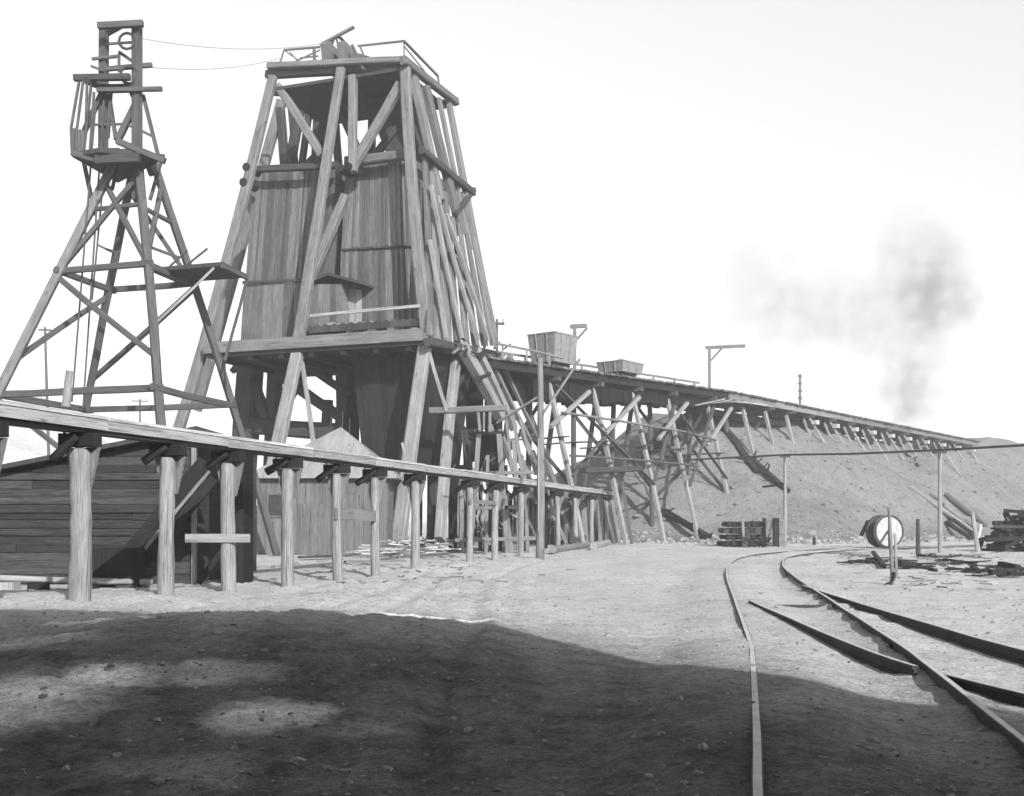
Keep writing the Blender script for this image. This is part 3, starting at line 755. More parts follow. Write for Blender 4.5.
    # --- boarded, raking side with guide timbers
    k = 8
    for i in range(k):
        t = i/(k-1); T('side_board', PR, lerp(425, 473, t), lerp(176, 250, t)-random.uniform(0, 16), lerp(430, 494, t), lerp(340, 347, t)+random.uniform(-2, 2), 9-1*t, 'beam' if i % 3 else 'board', off=.02+.02*(i % 2), th=.12, w2=14)
    T('side_board', PR, 463, 192, 495, 338, 9, 'beam', off=-.05, th=.14, w2=12)
    T('side_board', PR, 441, 205, 476, 300, 5, 'board', off=.2)
    for a in ((431, 185, 462, 338, 4), (437, 196, 478, 340, 4.5), (446, 214, 488, 340, 4), (430, 240, 446, 338, 4)): T('raking_timber', PR, *a, 'post', off=.38, th=.18)
    T('side_beam', PR, 421, 150, 473, 193, 7, 'dark', off=.15)
    T('side_beam', PR, 455, 215, 474, 190, 5, 'dark', off=.1)
    T('side_beam', PR, 427, 342, 500, 356, 8, 'dark', off=.12)
    for a in ((462, 346, 500, 416, 12), (477, 350, 514, 428, 8.5), (489, 356, 530, 440, 5), (497, 352, 536, 436, 4)):
        T('raking_timber', PR, *a, 'post' if a[4] > 8 else 'beam', off=.3)
    for a in ((512, 440, 545, 520, 6), (500, 430, 530, 520, 5), (490, 425, 512, 520, 5), (521, 430, 556, 515, 5)):
        T('raking_timber', PR, *a, 'beam', off=.1)
    for i in range(14):
        x, y = random.uniform(455, 508), random.uniform(338, 360)
        T('loose_piece', PR, x, y, x+random.uniform(-9, 12), y+random.uniform(-7, 9), random.uniform(1.2, 2.6), random.choice(['dark', 'beam', 'tar', 'tar']), off=random.uniform(.1, .7))
    for a in ((474, 380, 490, 374, 4), (478, 357, 484, 353, 5)): T('iron_strap', PR, *a, 'tar', off=.55, th=.1)
headframe()

# ------------------------------------------------------------------ light tower (left)
def tower():
    r = thing('timber_tower', 'slender open timber tower with a railed lookout platform and twin masts, left of the headframe', 'tower', (-13.7, 39.6, 0))
    E1 = V((.95, -.3, 0)).normalized(); E2 = V((.2, .98, 0)).normalized()
    low = (V((-14.2, 39.75, 5.85)), 3.15, 2.65); top = (V((-13.45, 39.2, 13.6)), .62, .7)
    def cor(z, i):
        t = (z-low[0].z)/(top[0].z-low[0].z); c = lerp(low[0], top[0], t); a = lerp(low[1], top[1], t); b = lerp(low[2], top[2], t)
        sx, sy = ((-1, -1), (1, -1), (1, 1), (-1, 1))[i]
        p = c+E1*a*sx+E2*b*sy; p.z = z; return p
    def B(name, a, b, wd, mat='tower', th=None):
        wd *= .68; th = th*.68 if th else None; return MB().wbeam(a, b, wd, th or wd).build(name, M[mat], r)
    for i in range(4): B('leg', cor(-.2, i), cor(14.2, i), .42 if i < 2 else .36, 'beam' if i == 0 else 'tower')
    for z, wd in ((5.75, .34), (10.1, .32)):
        for i in range(4):
            a, b = cor(z, i), cor(z, (i+1) % 4); d = (b-a).normalized()*.25
            B('girt', a-d, b+d, wd*.7, 'tower', wd)
    B('girt', cor(12.3, 0), cor(12.3, 1), .2); B('girt', cor(12.2, 1), cor(12.2, 2), .2); 
    for i, (za, zb) in ((0, (9.9, 6.9)), (2, (9.9, 6.9)), (3, (9.9, 7.0))):
        B('brace', cor(za, i), cor(zb, (i+1) % 4), .26)
    for i in (0, 1, 2): B('brace', cor(10.2, i), cor(13.4, (i+1) % 4), .24)
    B('brace', cor(10.2, 1), cor(13.3, 0), .24); B('brace', cor(1.0, 1), cor(5.6, 0), .22)
    # masts
    m1a, m1b = P(103, 168, 39), P(104, 27, 39); m2a, m2b = P(137, 200, 38.6), P(137, 24, 38.6)
    MB().beam(m1a, m1b, .25, .25, E1).build('mast', M['tower'], r); MB().beam(m2a, m2b, .28, .25, E1).build('mast', M['tower'], r)
    L = lambda n, x0, y0, x1, y1, w, d=38.8, mat='tower', d2=None: MB().beam(P(x0, y0, d), P(x1, y1, d2 or d), w, w).build(n, M[mat], r)
    L('cross_beam', 98, 26, 143, 23.5, .2, 38.3); L('knee_brace', 107, 34, 120, 27, .13, 38.5)
    for a in ((106, 44, 138, 42, .07), (92, 59, 120, 56, .09), (107, 69, 152, 65, .14), (91, 66, 104, 71, .07), (119, 52, 135, 63, .1), (119, 54, 119, 72, .08)): L('rail', *a)
    L('spreader', 74, 78, 130, 77, .2, 38.2, 'dark'); L('spreader', 97, 90, 162, 89, .14, 38.4, 'tower'); L('spreader', 98, 89, 138, 88, .24, 38.6, 'dark')
    L('spreader', 85, 80, 108, 90, .18, 38, 'dark', 39.5)
    for a in ((126, 82, 139, 112, .1), (118, 140, 139, 98, .2), (109, 95, 116, 140, .12), (111, 92, 108, 138, .1), (101, 95, 84, 132, .16), (143, 95, 158, 155, .12), (140, 130, 152, 136, .08), (85, 125, 125, 124, .07), (125, 124, 140, 130, .07)): L('strut', *a)
    # railed cage on the left
    for a in ((79, 82, 71, 128), (83, 82, 77, 128), (87, 84, 86, 122), (91, 86, 84, 150), (94, 92, 90, 150), (71, 128, 72, 152), (76, 128, 80, 154)): L('cage_bar', *a, .075, 37.9)
    c = P(78, 140, 37.9); MB().planks([P(72, 152, 37.8), P(84, 155, 37.8), P(84, 130, 37.8), P(71, 128, 37.8)], 4, .04, .02, gap=.06).build('cage_panel', M['tower'], r)
    # platform
    q = [P(72, 153, 37.7), P(100, 163, 37.2), P(165, 160, 37.9), P(118, 140, 40.6)]
    for p in q: p.z = 14.0
    MB().prism(q, (0, 0, -.16)).build('platform', M['dark'], r)
    L('platform_beam', 72, 153, 98, 160, .2, 37.6); L('platform_beam', 117, 141, 165, 161, .2, 37.6, 'tower'); L('platform_beam', 96, 160, 140, 158, .3, 37.5, 'dark')
    for a in ((83, 158, 95, 215, .12), (161, 162, 150, 200, .1), (118, 164, 112, 190, .1), (147, 160, 152, 175, .2)): L('strut', *a)
    for k in range(5):
        p = P(108+k*7, 155+random.uniform(-4, 2), 37.9+.3*k); MB().box(p, .4, .3, .35).build('loose_box', M['dark'], r)
    # pulleys
    for (x, y, rr) in ((127, 41, .28), (129, 75, .3)):
        c = P(x, y, 38.5); MB().tube([c+V((.1, 0, 0))*0+V((rr*math.cos(t*.5236), 0, rr*math.sin(t*.5236))) for t in range(13)], .05, 6).build('pulley', M['iron'], r)
    # side staging at mid height, reaching to the right
    a, b = cor(10.1, 2), lerp(cor(10.1, 2), cor(10.1, 1), .6); e = E1*2.3
    MB().prism([b+E1*-.6+V((0, 0, .2)), b+e+V((0, 0, .2)), a+e+V((0, 0, .2)), a-E1*.6+V((0, 0, .2))], (0, 0, -.14)).build('staging', M['dark'], r)
    B('staging_beam', b+e+V((0, 0, .06)), a+e+V((0, 0, .06)), .2, 'tower'); B('strut', b+e*.85, cor(7.9, 1)+E1*.1, .12, 'post'); B('strut', a+e, a+e*.62+V((0, 0, -2.9)), .13, 'tower'); B('strut', a+e*.6+V((0, 0, -2.8)), cor(6.2, 2), .12, 'tower')
    for x0, x1 in ((0.2, .9), (.9, 1.7)):
        B('strut', b+E1*x0+V((0, 0, .2)), b+E1*x1+V((0, 0, .7)), .08, 'tower')
    # ladder rails and ropes hanging inside
    L('rope', 96, 100, 72, 402, .05, 38.4); L('rope', 104, 100, 83, 408, .05, 38.5); L('rope', 111, 100, 92, 300, .05, 38.7)
    for k in range(3): L('rung_bar', 98+k*8, 245+k*4, 112+k*4, 252, .07, 38)
    L('bar', 147, 246, 180, 258, .1, 39.5)
tower()

# cables between tower and headframe
for k, (x0, y0, x1, y1, sag, lab) in enumerate(((139, 38, 330, 42, .35, 'upper thin cable strung from the tower masts to the headframe top'), (139, 66, 284, 57, .3, 'lower thin cable strung from the tower masts to the headframe corner'))):
    a, b = P(x0, y0, 38.6), PF(x1, y1, -.3)
    pts = [lerp(a, b, t/14)-V((0, 0, sag*4*(t/14)*(1-t/14))) for t in range(15)]
    tag(MB().tube(pts, .016, 5).build('cable', M['wire'], None, a), lab, 'cable')

# ------------------------------------------------------------------ ore trestle out to the dump
def tp(s, q=0, z=TZ): return T0+TD*s+TN*q+V((0, 0, z-.6*max(0, 1-s/22)*(1 if z > TZ-2.2 else 0)))
def ore_trestle():
    r = thing('ore_trestle', 'high timber ore trestle on raking bents, running from the headframe out along the waste dump', 'trestle', (7, 65, 0))
    def B(name, a, b, wd, mat='beam', th=None, side=None): return MB().wbeam(a, b, wd, th or wd, side).build(name, M[mat], r)
    S1 = 79
    n = 16
    for (sa, sb, mt) in ((-3, 21.5, 'tar'), (21.5, S1, 'beam')):
        m = MB()
        for k in range(8):
            s0, s1 = lerp(sa, sb, k/8)+.01, lerp(sa, sb, (k+1)/8)-.01
            for q in (-1.6, 1.6): m.beam(tp(s0, q, TZ-.16), tp(s1, q, TZ-.16), .22, .4, TN)
        m.build('edge_stringer', M[mt], r)
    for k in range(10):                     # pointed black panels painting the shade under the deck between low bents
        s0, s1 = 34.5+k*4.2, 38.2+k*4.2; d1 = random.uniform(1.3, 2.0)
        MB().prism([tp(s0, 1.0, TZ-.4), tp(s1, 1.0, TZ-.4), tp(s1-.5, 1.0, TZ-.8), tp((s0+s1)/2+random.uniform(-.6, .6), 1.0, TZ-.4-d1), tp(s0+.3, 1.0, TZ-.8)], TN*-.1).build('low_shade_panel', M['black'], r)
    m = MB(); s = -3
    while s < S1: m.beam(tp(s, -1.9, TZ+.09), tp(s, 1.9+random.uniform(-.12, .12), TZ+.09), .27, .1, TD); s += .31
    m.build('deck_plank', M['board'], r)
    for q in (-.5, .5): B('rail', tp(-2, q, TZ+.2), tp(S1-2, q, TZ+.2), .07, 'iron', .1, TN)
    B('stringer', tp(-3, 0, TZ-.22), tp(S1, 0, TZ-.22), .3, 'tar', .42, TN)
    # black boards painting the deep shade on the deck side, first spans
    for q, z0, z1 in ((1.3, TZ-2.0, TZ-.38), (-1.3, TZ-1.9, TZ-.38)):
        m = MB(); m.planks([tp(1, q, z0+.4), tp(21, q, z0+1.1), tp(21, q, z1), tp(1, q, z1)], 26, .06, .05, rag=.12); m.build('side_shade_board', M['black'], r)
    m = MB()
    for k in range(8): m.beam(tp(17.5+k*1.1, 1.45, TZ-1.0+.12*k), tp(20.5+k*1.0, 1.9, TZ-.45), .22, .06, TN)
    m.build('splayed_plank', M['pale'], r)
    # bents
    svals = [2.5, 6.5, 10.5, 14.5, 19.5, 24.5, 28, 31.5, 35, 39, 43, 47, 51.5, 56, 61, 66, 71, 76]
    for i, s in enumerate(svals):
        gzf = lambda p: max(gz(p.x, p.y, False)-.2, hill_z(p.x, p.y)-.3)
        tall = s < 33
        B('bent_cap', tp(s, -1.9, TZ-.5), tp(s, 1.9, TZ-.5), .22, 'tower', .22, TD)
        legs = [(-1.2, -2.6), (1.2, 3.4)] if tall else [(-.8, -1.1), (1.0, 5.0), (1.5, 7.0)]
        if tall: legs.insert(1, (.0, .2 if i % 2 else -.3))
        for j, (qa, qb) in enumerate(legs):
            p = tp(s, qb, 0); lo = -.3; z = gzf(p)
            a = tp(s, qa, TZ-.66); b = tp(s, qb, 0)
            # run down the batter line until the ground is met
            hit = None
            for k in range(60):
                t = k/59; q = V((lerp(a.x, b.x, t), lerp(a.y, b.y, t), lerp(a.z, -.2, t)))
                if q.z < max(gz(q.x, q.y, False), hill_z(q.x, q.y))-.25: hit = q; break
            hit = hit or q
            if (a-hit).length < .4: continue
            w_ = .24 if tall else .15
            B('bent_leg', a, hit, w_, ('post' if j == len(legs)-1 else 'tower') if tall else 'pale', w_*.95, TD)
        if tall:
            for (za, zb, qa, qb) in ((8.9, 4.6, -1.3, 2.2), (4.4, .6, 2.2, -2.3)) if i % 2 else ((8.9, 4.6, 1.3, -1.9), (7.6, 3.0, -1.3, 2.6)):
                B('cross_brace', tp(s+.17, qa, za), tp(s+.17, qb, zb), .2, 'tower', .07, TN)
            B('girt', tp(s-.16, -2.2, 5.6), tp(s-.16, 2.5, 5.6), .24, 'tower', .08, TN)
        else:
            B('block', tp(s, 1.75, TZ-.98), tp(s, 2.15, TZ-.98), .5, 'bright', .3, TD)
    # knee braces sticking out from the deck and lengthwise X bracing
    for s in (3.5, 8.5, 14, 19.8):
        B('knee_brace', tp(s+1.5, 2.0, TZ-1.0), tp(s-2.4, 2.3, TZ-3.6), .22, 'post', .2, TN)
    for a, b in (((2.5, 8.8), (10.5, 3.4)), ((10.5, 8.8), (2.5, 3.6)), ((14.5, 8.4), (10.5, 3.6)), ((14.5, 8.4), (19.5, 4.0)), ((19.5, 8.6), (14.5, 3.4))):
        B('long_brace', tp(a[0], 1.6+(9-a[1])*.2, a[1]), tp(b[0], 1.6+(9-b[1])*.2, b[1]), .2, 'tower', .08, TN)
    B('girt', tp(2, 2.4, 6.8), tp(15, 2.4, 6.6), .24, 'beam', .1, TN); B('girt', tp(14.5, 2.5, 6.6), tp(18, 2.6, 6.3), .16, 'tower', .1, TN)
    B('girt', tp(2, 2.9, 4.6), tp(15.2, 2.9, 4.6), .2, 'tower', .1, TN)
    pass
    B('lower_staging', tp(3, 2.9, 3.9), tp(8.5, 2.9, 4.2), .5, 'dark', .3, TN)
    # hand rail
    for q in (-1.75,):
        B('hand_rail', tp(-2, q, TZ+1.15), tp(24, q, TZ+1.15), .13, 'beam', .12); 
        for k in range(10): B('rail_post', tp(-1+k*2.7, q, TZ+.1), tp(-1+k*2.7, q, TZ+1.1), .13, 'beam')
    B('hand_rail', tp(-2.5, 1.75, TZ+.8), tp(3, 1.75, TZ+.6), .1, 'beam')
    for k in range(3): B('rail_post', tp(-2+k*1.9, 1.75, TZ+.1), tp(-2+k*1.9, 1.75, TZ+.8), .1, 'beam')
ore_trestle()
def ore_car(name, label, s, W_, L_, H_, q=0., flare=.25):
    r = thing(name, label, 'ore car', tp(s, q, TZ+.25))
    z0 = TZ+.25+.32; c = tp(s, q, TZ)-V((0, 0, TZ))
    def ring(z, wd, ln): return [c+TN*a*wd/2+TD*b*ln/2+V((0, 0, z)) for a, b in ((-1, -1), (-1, 1), (1, 1), (1, -1))][::-1]
    b0, b1 = ring(z0, W_*(1-flare), L_*(1-flare)), ring(z0+H_, W_, L_)
    m = MB()
    for k in range(4):
        k2 = (k+1) % 4; inn = lambda p: lerp(p, V((c.x, c.y, p.z)), .06)
        m.hexa([b0[k], b0[k2], inn(b0[k2]), inn(b0[k])], [b1[k], b1[k2], inn(b1[k2]), inn(b1[k])])
    m.prism(b0, (0, 0, .05)); m.build('hopper_body', M['car'], r)
    m = MB()
    for k in range(4):
        k2 = (k+1) % 4; m.beam(b1[k], b1[k2], .06, .06)
        for t in (.3, .7): 
            o = (lerp(b0[k], b0[k2], t)-V((c.x, c.y, z0))).normalized()*.03; m.beam(lerp(b0[k], b0[k2], t)+o, lerp(b1[k], b1[k2], t)+o, .07, .05)
    m.build('rim', M['car'], r)
    m = MB()
    for sq in (-.4, .4): m.beam(tp(s-L_*.45, q+sq, z0-.1), tp(s+L_*.45, q+sq, z0-.1), .12, .16, TN)
    m.build('frame', M['dark'], r)
    for a in (-1, 1):
        for b in (-.5, .5):
            p = tp(s+a*L_*.27, b, TZ+.25+.2); MB().tube([p-TN*.05, p+TN*.05], .2, 14).build('wheel', M['iron'], r)
    m = MB(); i = len(m.v)                                           # heaped ore
    for a in range(7):
        for b in range(7):
            u, v = a/6-.5, b/6-.5; hgt = H_*.9+.35*(1-4*u*u)*(1-4*v*v)*random.uniform(.5, 1.1)
            m.v.append(c+TN*u*W_*.9+TD*v*L_*.9+V((0, 0, z0+hgt)))
    for a in range(6):
        for b in range(6): m.face((i+a*7+b, i+(a+1)*7+b, i+(a+1)*7+b+1, i+a*7+b+1), ((0, 0), (.1, 0), (.1, .1), (0, .1)))
    m.build('ore_load', M['stone'], r)
ore_car('ore_car', 'tall flared ore car standing on the trestle deck nearest the headframe', 4.5, 1.8, 2.1, 1.5, 0., .16)
ore_car('ore_car', 'low faint ore car farther out along the trestle deck', 11.2, 1.8, 2.3, .6, 0., .1)
def gallows(label, s, q, h, arm, w_=.16):
    r = thing('gallows_post', label, 'post', tp(s, q, TZ+.1))
    MB().beam(tp(s, q, TZ+.1), tp(s, q, TZ+h), w_, w_).build('upright', M['beam'], r)
    a = V((.96, -.28, 0)); t = tp(s, q, TZ+h+.07)
    MB().beam(t-a*.25, t+a*arm+V((0, 0, .0)), w_*.9, w_*1.1).build('arm', M['beam'], r)
    MB().beam(tp(s, q, TZ+h-.75)+a*.08, t+a*.75-V((0, 0, .1)), .1, .1).build('strut', M['beam'], r)
gallows('short gallows post with a stubby arm between the two ore cars', 9.0, -1.7, 3.2, .7, .2)
gallows('tall gallows post with a long arm at the dump end of the trestle', 18.8, 1.75, 2.6, 2.2, .17)

# utility poles
def pole(label, px, ytop, ybase, d, arm, zbase=None, rad=.13, n=1, tilt=0):
    a = P(px, ybase, d); b = P(px+tilt, ytop, d)
    if zbase is not None: a.z = zbase
    r = thing('utility_pole', label, 'utility pole', a)
    MB().log(a, b, rad, rad*.7, 8, 4, .1).build('pole', M['tower'], r, smooth=True)
    for k in range(n):
        z = b-V((0, 0, .25+.75*k))
        MB().beam(z-V((arm, .15, 0)), z+V((arm, .15, 0)), .13, .13).build('crossarm', M['tower'], r)
        for sg in (-.85, .85): MB().tube([z+V((arm*sg, 0, .06)), z+V((arm*sg, 0, .26))], .05, 6).build('insulator', M['white'], r)
pole('leaning utility pole with one crossarm behind the open tower', 51, 327, 500, 92, .5, 0, .15, 1, -6)
pole('shorter distant utility pole seen under the tower girts', 140, 399, 500, 130, .9, 0, .16)
pole('slim utility pole with stacked crossarms rising behind the dump crest', 800, 374, 415, 112, .22, 7, .14, 4)
pole('small pole with a crossarm beside the headframe at the trestle start', 497, 319, 350, 62, .4, 7, .09)

# tall pole in front of the headframe
def tall_pole():
    p = G(540, 558); t = P(540, 358, p.y)
    o = MB().log(V((p.x, p.y, -.3)), V((p.x, p.y, t.z)), .17, .1, 10, 10, .12, .04)
    r = thing('tall_pole', 'tall bare pole standing at the launder trestle, right of the headframe', 'pole', (p.x, p.y, 0))
    o.build('shaft', M['beam'], r, smooth=True)
    MB().beam(V((p.x-.05, p.y-.14, 1.0)), V((p.x-.05, p.y-.14, 4.4)), .06, .05).build('conduit', M['post'], r)
    MB().beam(V((p.x+.1, p.y-.1, 5.3)), V((p.x+1.5, p.y+.5, 7.4)), .09, .07).build('stay', M['beam'], r)
    MB().beam(V((p.x-.1, p.y-.1, 5.9)), V((p.x-1.6, p.y+.4, 5.0)), .14, .07).build('stay', M['beam'], r)
tall_pole()

# ------------------------------------------------------------------ overhead pipe on poles in front of the dump
def overhead():
    r = thing('overhead_pipe', 'thin dark pipe carried on two slim poles across the face of the waste dump', 'pipe', (13.6, 55, 0))
    a, b = V((13.65, 55, 4.66)), V((17.12, 44, 4.2)); far = a+(a-b)*1.75; far.z = 5.35; near = b+(b-a)*1.2; near.z = 3.9
    MB().tube([far, lerp(far, a, .5)-V((0, 0, .06)), a, lerp(a, b, .5)-V((0, 0, .05)), b, near], .05, 8).build('pipe', M['tower'], r, smooth=True)
    for p in (a, b):
        MB().log(V((p.x, p.y, -.3)), p-V((0, 0, .06)), .1, .075, 8, 6, .12).build('pole', M['post'], r, smooth=True)
        MB().beam(p-V((.25, 0, .09)), p+V((.25, 0, -.09)), .1, .08).build('saddle', M['dark'], r)
    MB().beam(V((12.9, 56.5, 3.1)), V((13.65, 55, 3.2)), .12, .1).build('strut', M['dark'], r)
overhead()

# ------------------------------------------------------------------ yard clutter on the right
def on_hill(px, py):
    r = V(((px-512)/F, 1, (HY-py)/F)); d = 50.
    while d < 130:
        p = V((0, 0, H0))+r*d
        if p.z < max(hill_z(p.x, p.y), gz(p.x, p.y, False)): return p
        d += .1
    return p
def log_stack():
    r = thing('timber_stack', 'low dark stack of cut timbers beside upright crates at the foot of the dump', 'timber stack', (11.3, 55.5, 0))
    for row in range(4):
        for k in range(7):
            x = 10.75+k*.31+.12*(row % 2); z = .2+row*.33
            m = MB(); m.log((x, 54.9+random.uniform(-.15, .15), z), (x+random.uniform(-.1, .1), 57, z), random.uniform(.13, .18), None, 8, 3)
            m.build('timber', M[random.choice(['tar', 'tar', 'dark'])], r)
    MB().beam((11.5, 54.5, 0), (11.45, 54.6, 1.5), .12, .1).build('stake', M['beam'], r)
    for k, (px0, px1, mt) in enumerate(((766, 772.5, 'beam'), (773.5, 778, 'tar'), (779, 785, 'beam'))):
        x0, x1 = P(px0, 0, 54.6).x, P(px1, 0, 54.6).x
        lab = ('tall grey upright crate touching the dark timber stack', 'narrow black upright crate between two grey ones', 'tall grey upright crate beside the slim pipe pole')[k]
        cr = thing('crate', lab, 'crate', ((x0+x1)/2, 54.6, 0), 'upright crates by the timber stack')
        MB().prism([(x0, 54.6, 0), (x1, 54.6, 0), (x1, 54.6, 1.5), (x0, 54.6, 1.5)], (0, .8, 0)).build('crate_body', M[mt], cr)
        for z in (.1, .75, 1.4): MB().beam((x0, 54.57, z), (x1, 54.57, z), .1, .05, (0, 0, 1)).build('slat', M[mt], cr)
    h = MB()
    for k in range(14):
        p = V((random.uniform(11.6, 12.6), random.uniform(53.6, 54.2), random.uniform(.05, .5))); e = V((random.uniform(-.6, .6), random.uniform(-.3, .3), random.uniform(-.2, .3)))
        h.beam(p-e, p+e, .08, .06)
    tag(h.build('scrap_heap', M['tar'], None, (12.1, 54, 0)), 'small black heap of scrap sticks before the upright crates', 'scrap heap')
log_stack()
def reel():
    c = V((17.6, 52, .86)); ax = V((-.28, .96, 0)).normalized()       # axle
    r = thing('cable_reel', 'round white cable reel standing on its rim beyond the tracks', 'cable reel', (c.x, c.y, 0))
    for k, mt in ((-.34, 'white'), (.34, 'dark')):  # rear flange coloured dark to paint its shade
        f = MB().tube([c+ax*(k-.04), c+ax*(k+.04)], .78, 32).build('flange', M[mt], r)
        ring = [c+ax*(k-.05)+V((ax.y, -ax.x, 0))*.74*math.cos(t*math.pi/16)+V((0, 0, .74*math.sin(t*math.pi/16))) for t in range(33)]
        MB().tube(ring, .045, 6).build('rim', M['iron'], f)
        MB().tube([c+ax*(k-.12), c+ax*(k+.06)], .11, 10).build('hub', M['iron'], f)
        side = V((ax.y, -ax.x, 0)); p = c+ax*(k-.06)
        m = MB()
        m.beam(p+V((0, 0, -.7)), p+V((0, 0, .7)), .12, .03, side)
        m.beam(p-side*.1+V((0, 0, .0)), p-side*.5+V((0, 0, -.55)), .1, .03, side)
        m.build('batten', M['dark'], f)
    MB().tube([c-ax*.3, c+ax*.3], .4, 20).build('drum', M['dark'], r)
    MB().beam(c-V((1.0, -.3, .2)), c-V((.6, -.5, -.5)), .16, .1).build('axle_bracket', M['tar'], r)
reel()
def stake(name, label, px, y0, y1, wd, mat, tilt=0, foot=False, group=None):
    p = G(px, y1); t = P(px+tilt, y0, p.y); r = thing(name, label, 'post', (p.x, p.y, 0), group)
    p.z = -.2; MB().log(p, t, wd, wd*.7, 8, 8, .2, .02).build('shaft', M[mat], r, smooth=True)
    if foot:
        q = V((p.x, p.y-.05, .28)); MB().tube([q, q+V((.0, -.02, -.12)), q+V((-.08, -.05, -.22)), q+V((-.2, -.08, -.27))], .035, 6).build('hook', M['tar'], r)
        MB().beam(V((p.x+.06, p.y-.06, .2)), V((p.x+.02, p.y-.06, 1.1)), .05, .04).build('batten', M['post'], r)
stake('yard_post', 'rough leaning post with a hooked foot, standing nearest the rails', 893, 507, 585, .05, 'beam', -4, True)
stake('yard_post', 'short dark post standing between the white reel and the pipe pole', 918, 519, 556, .1, 'dark')
stake('yard_post', 'slanted pale stake by the dark heap at the right edge', 976, 524, 546, .11, 'bright', 5)
stake('yard_post', 'stubby dark marker post beyond the far curve of the track', 814, 537, 547, .1, 'tar')
def logs():
    L = [(911, 490, 976, 536, 46, .13, 'post', 'topmost grey pole of the leaning heap, reaching farthest left'), (931, 496, 980, 534, 46.4, .12, 'beam', 'second grey pole of the leaning heap, just right of the pipe pole'),
         (946, 497, 986, 528, 47, .15, 'board', 'thick grey board end of the leaning heap nearest the black pile'), (945, 508, 978, 533, 45.6, .1, 'post', 'pale middle pole of the leaning heap behind the slim pipe pole'),
         (947, 517, 974, 537, 45.2, .12, 'tar', 'black lower pole of the leaning heap'), (947, 525, 972, 541, 44.8, .13, 'tar', 'lowest stubby black pole of the leaning heap on the ground')]
    for (x0, y0, x1, y1, d, w_, mt, lab) in L:
        a, b = on_hill(x0, y0), on_hill(x1, y1); w_ *= 1.35; a.z += w_*.9; b.z += w_*.9
        tag(MB().log(a, b, w_, w_*.9, 8, 4, .1).build('pole_timber', M[mt], None, b), lab, 'timber', 'poles leaning in a heap by the right edge')
    r = thing('dark_pile', 'black pile of stacked boards and scrap at the right edge of the yard', 'scrap pile', (20, 46, 0))
    for k in range(84):
        u = random.random()**.6; x = 19.9+2.6*random.random(); top = min(1.9, .35+(x-19.6)*1.05); z = .08+top*(1-u)*.95; y = 46+random.gauss(0, .45)
        L = random.uniform(.5, 1.5); e = V((random.uniform(-1, 1), random.uniform(-.7, .7), random.uniform(-.35, .5))).normalized()*L*.5; e.z *= min(1, z/.5)
        MB().wbeam(V((x, y, z))-e, V((x, y, z))+e, random.uniform(.12, .36), random.uniform(.08, .2)).build('scrap_piece', M[random.choice(['tar', 'black', 'tar', 'dark'])], r)
    MB().log((19.1, 45.0, -.1), (19.0, 45.4, 1.7), .1, .08).build('stake', M['post'], r)
logs()
def scraps():
    L = [(849, 562, 858, 557, .1, 'beam', 'bent grey scrap stick farthest left beyond the switch rails'), (862, 569, 880, 566, .1, 'dark', 'thin dark board lying left of the hooked post'),
         (873, 560, 884, 571, .2, 'dark', 'dark splintered block lying just left of the hooked post'), (896, 566, 936, 572, .16, 'tar', 'long black board on the ground right of the hooked post'),
         (899, 571, 914, 570, .3, 'tar', 'thick black chunk lying at the hooked post'), (918, 559, 940, 562, .16, 'dark', 'dark board lying nearest the foot of the pipe pole'),
         (934, 558, 947, 569, .12, 'beam', 'grey board lying crosswise below the pipe pole'), (944, 565, 976, 567, .14, 'tar', 'long black board lying right of the pipe pole'),
         (972, 572, 979, 574, .2, 'tar', 'small black lump between the long boards and the right edge'), (990, 578, 1020, 577, .22, 'tar', 'heavy black balk lying at the right edge of the yard'),
         (950, 560, 985, 561, .1, 'beam', 'faint grey slat lying behind the long black boards'), (1000, 571, 1018, 572, .3, 'tar', 'short black balk on top of the heap at the right edge')]
    for (x0, y0, x1, y1, w_, mt, lab) in L:
        a, b = G(x0, y0), G(x1, y1); w_ *= .6; mt = 'tar' if mt == 'dark' else mt; a.z = gz(a.x, a.y)+w_*.5+random.uniform(0, .12); b.z = gz(b.x, b.y)+w_*.5
        m = MB(); m.beam(a, b, w_, w_*.8)
        for k in range(8):                       # sticks and splinters lying with it
            t = random.random(); q = lerp(a, b, t)+V((random.uniform(-.5, .5), random.uniform(-.5, .5), 0)); q.z = gz(q.x, q.y)+random.uniform(.03, .12)
            e = V((random.uniform(-.6, .6), random.uniform(-.35, .35), random.uniform(-.04, .04))); m.beam(q-e, q+e, random.uniform(.03, .08), .04)
        tag(m.build('scrap_board', M[mt], None, (a.x, a.y, 0)), lab, 'scrap board', 'scrap boards lying beyond the rails')
scraps()
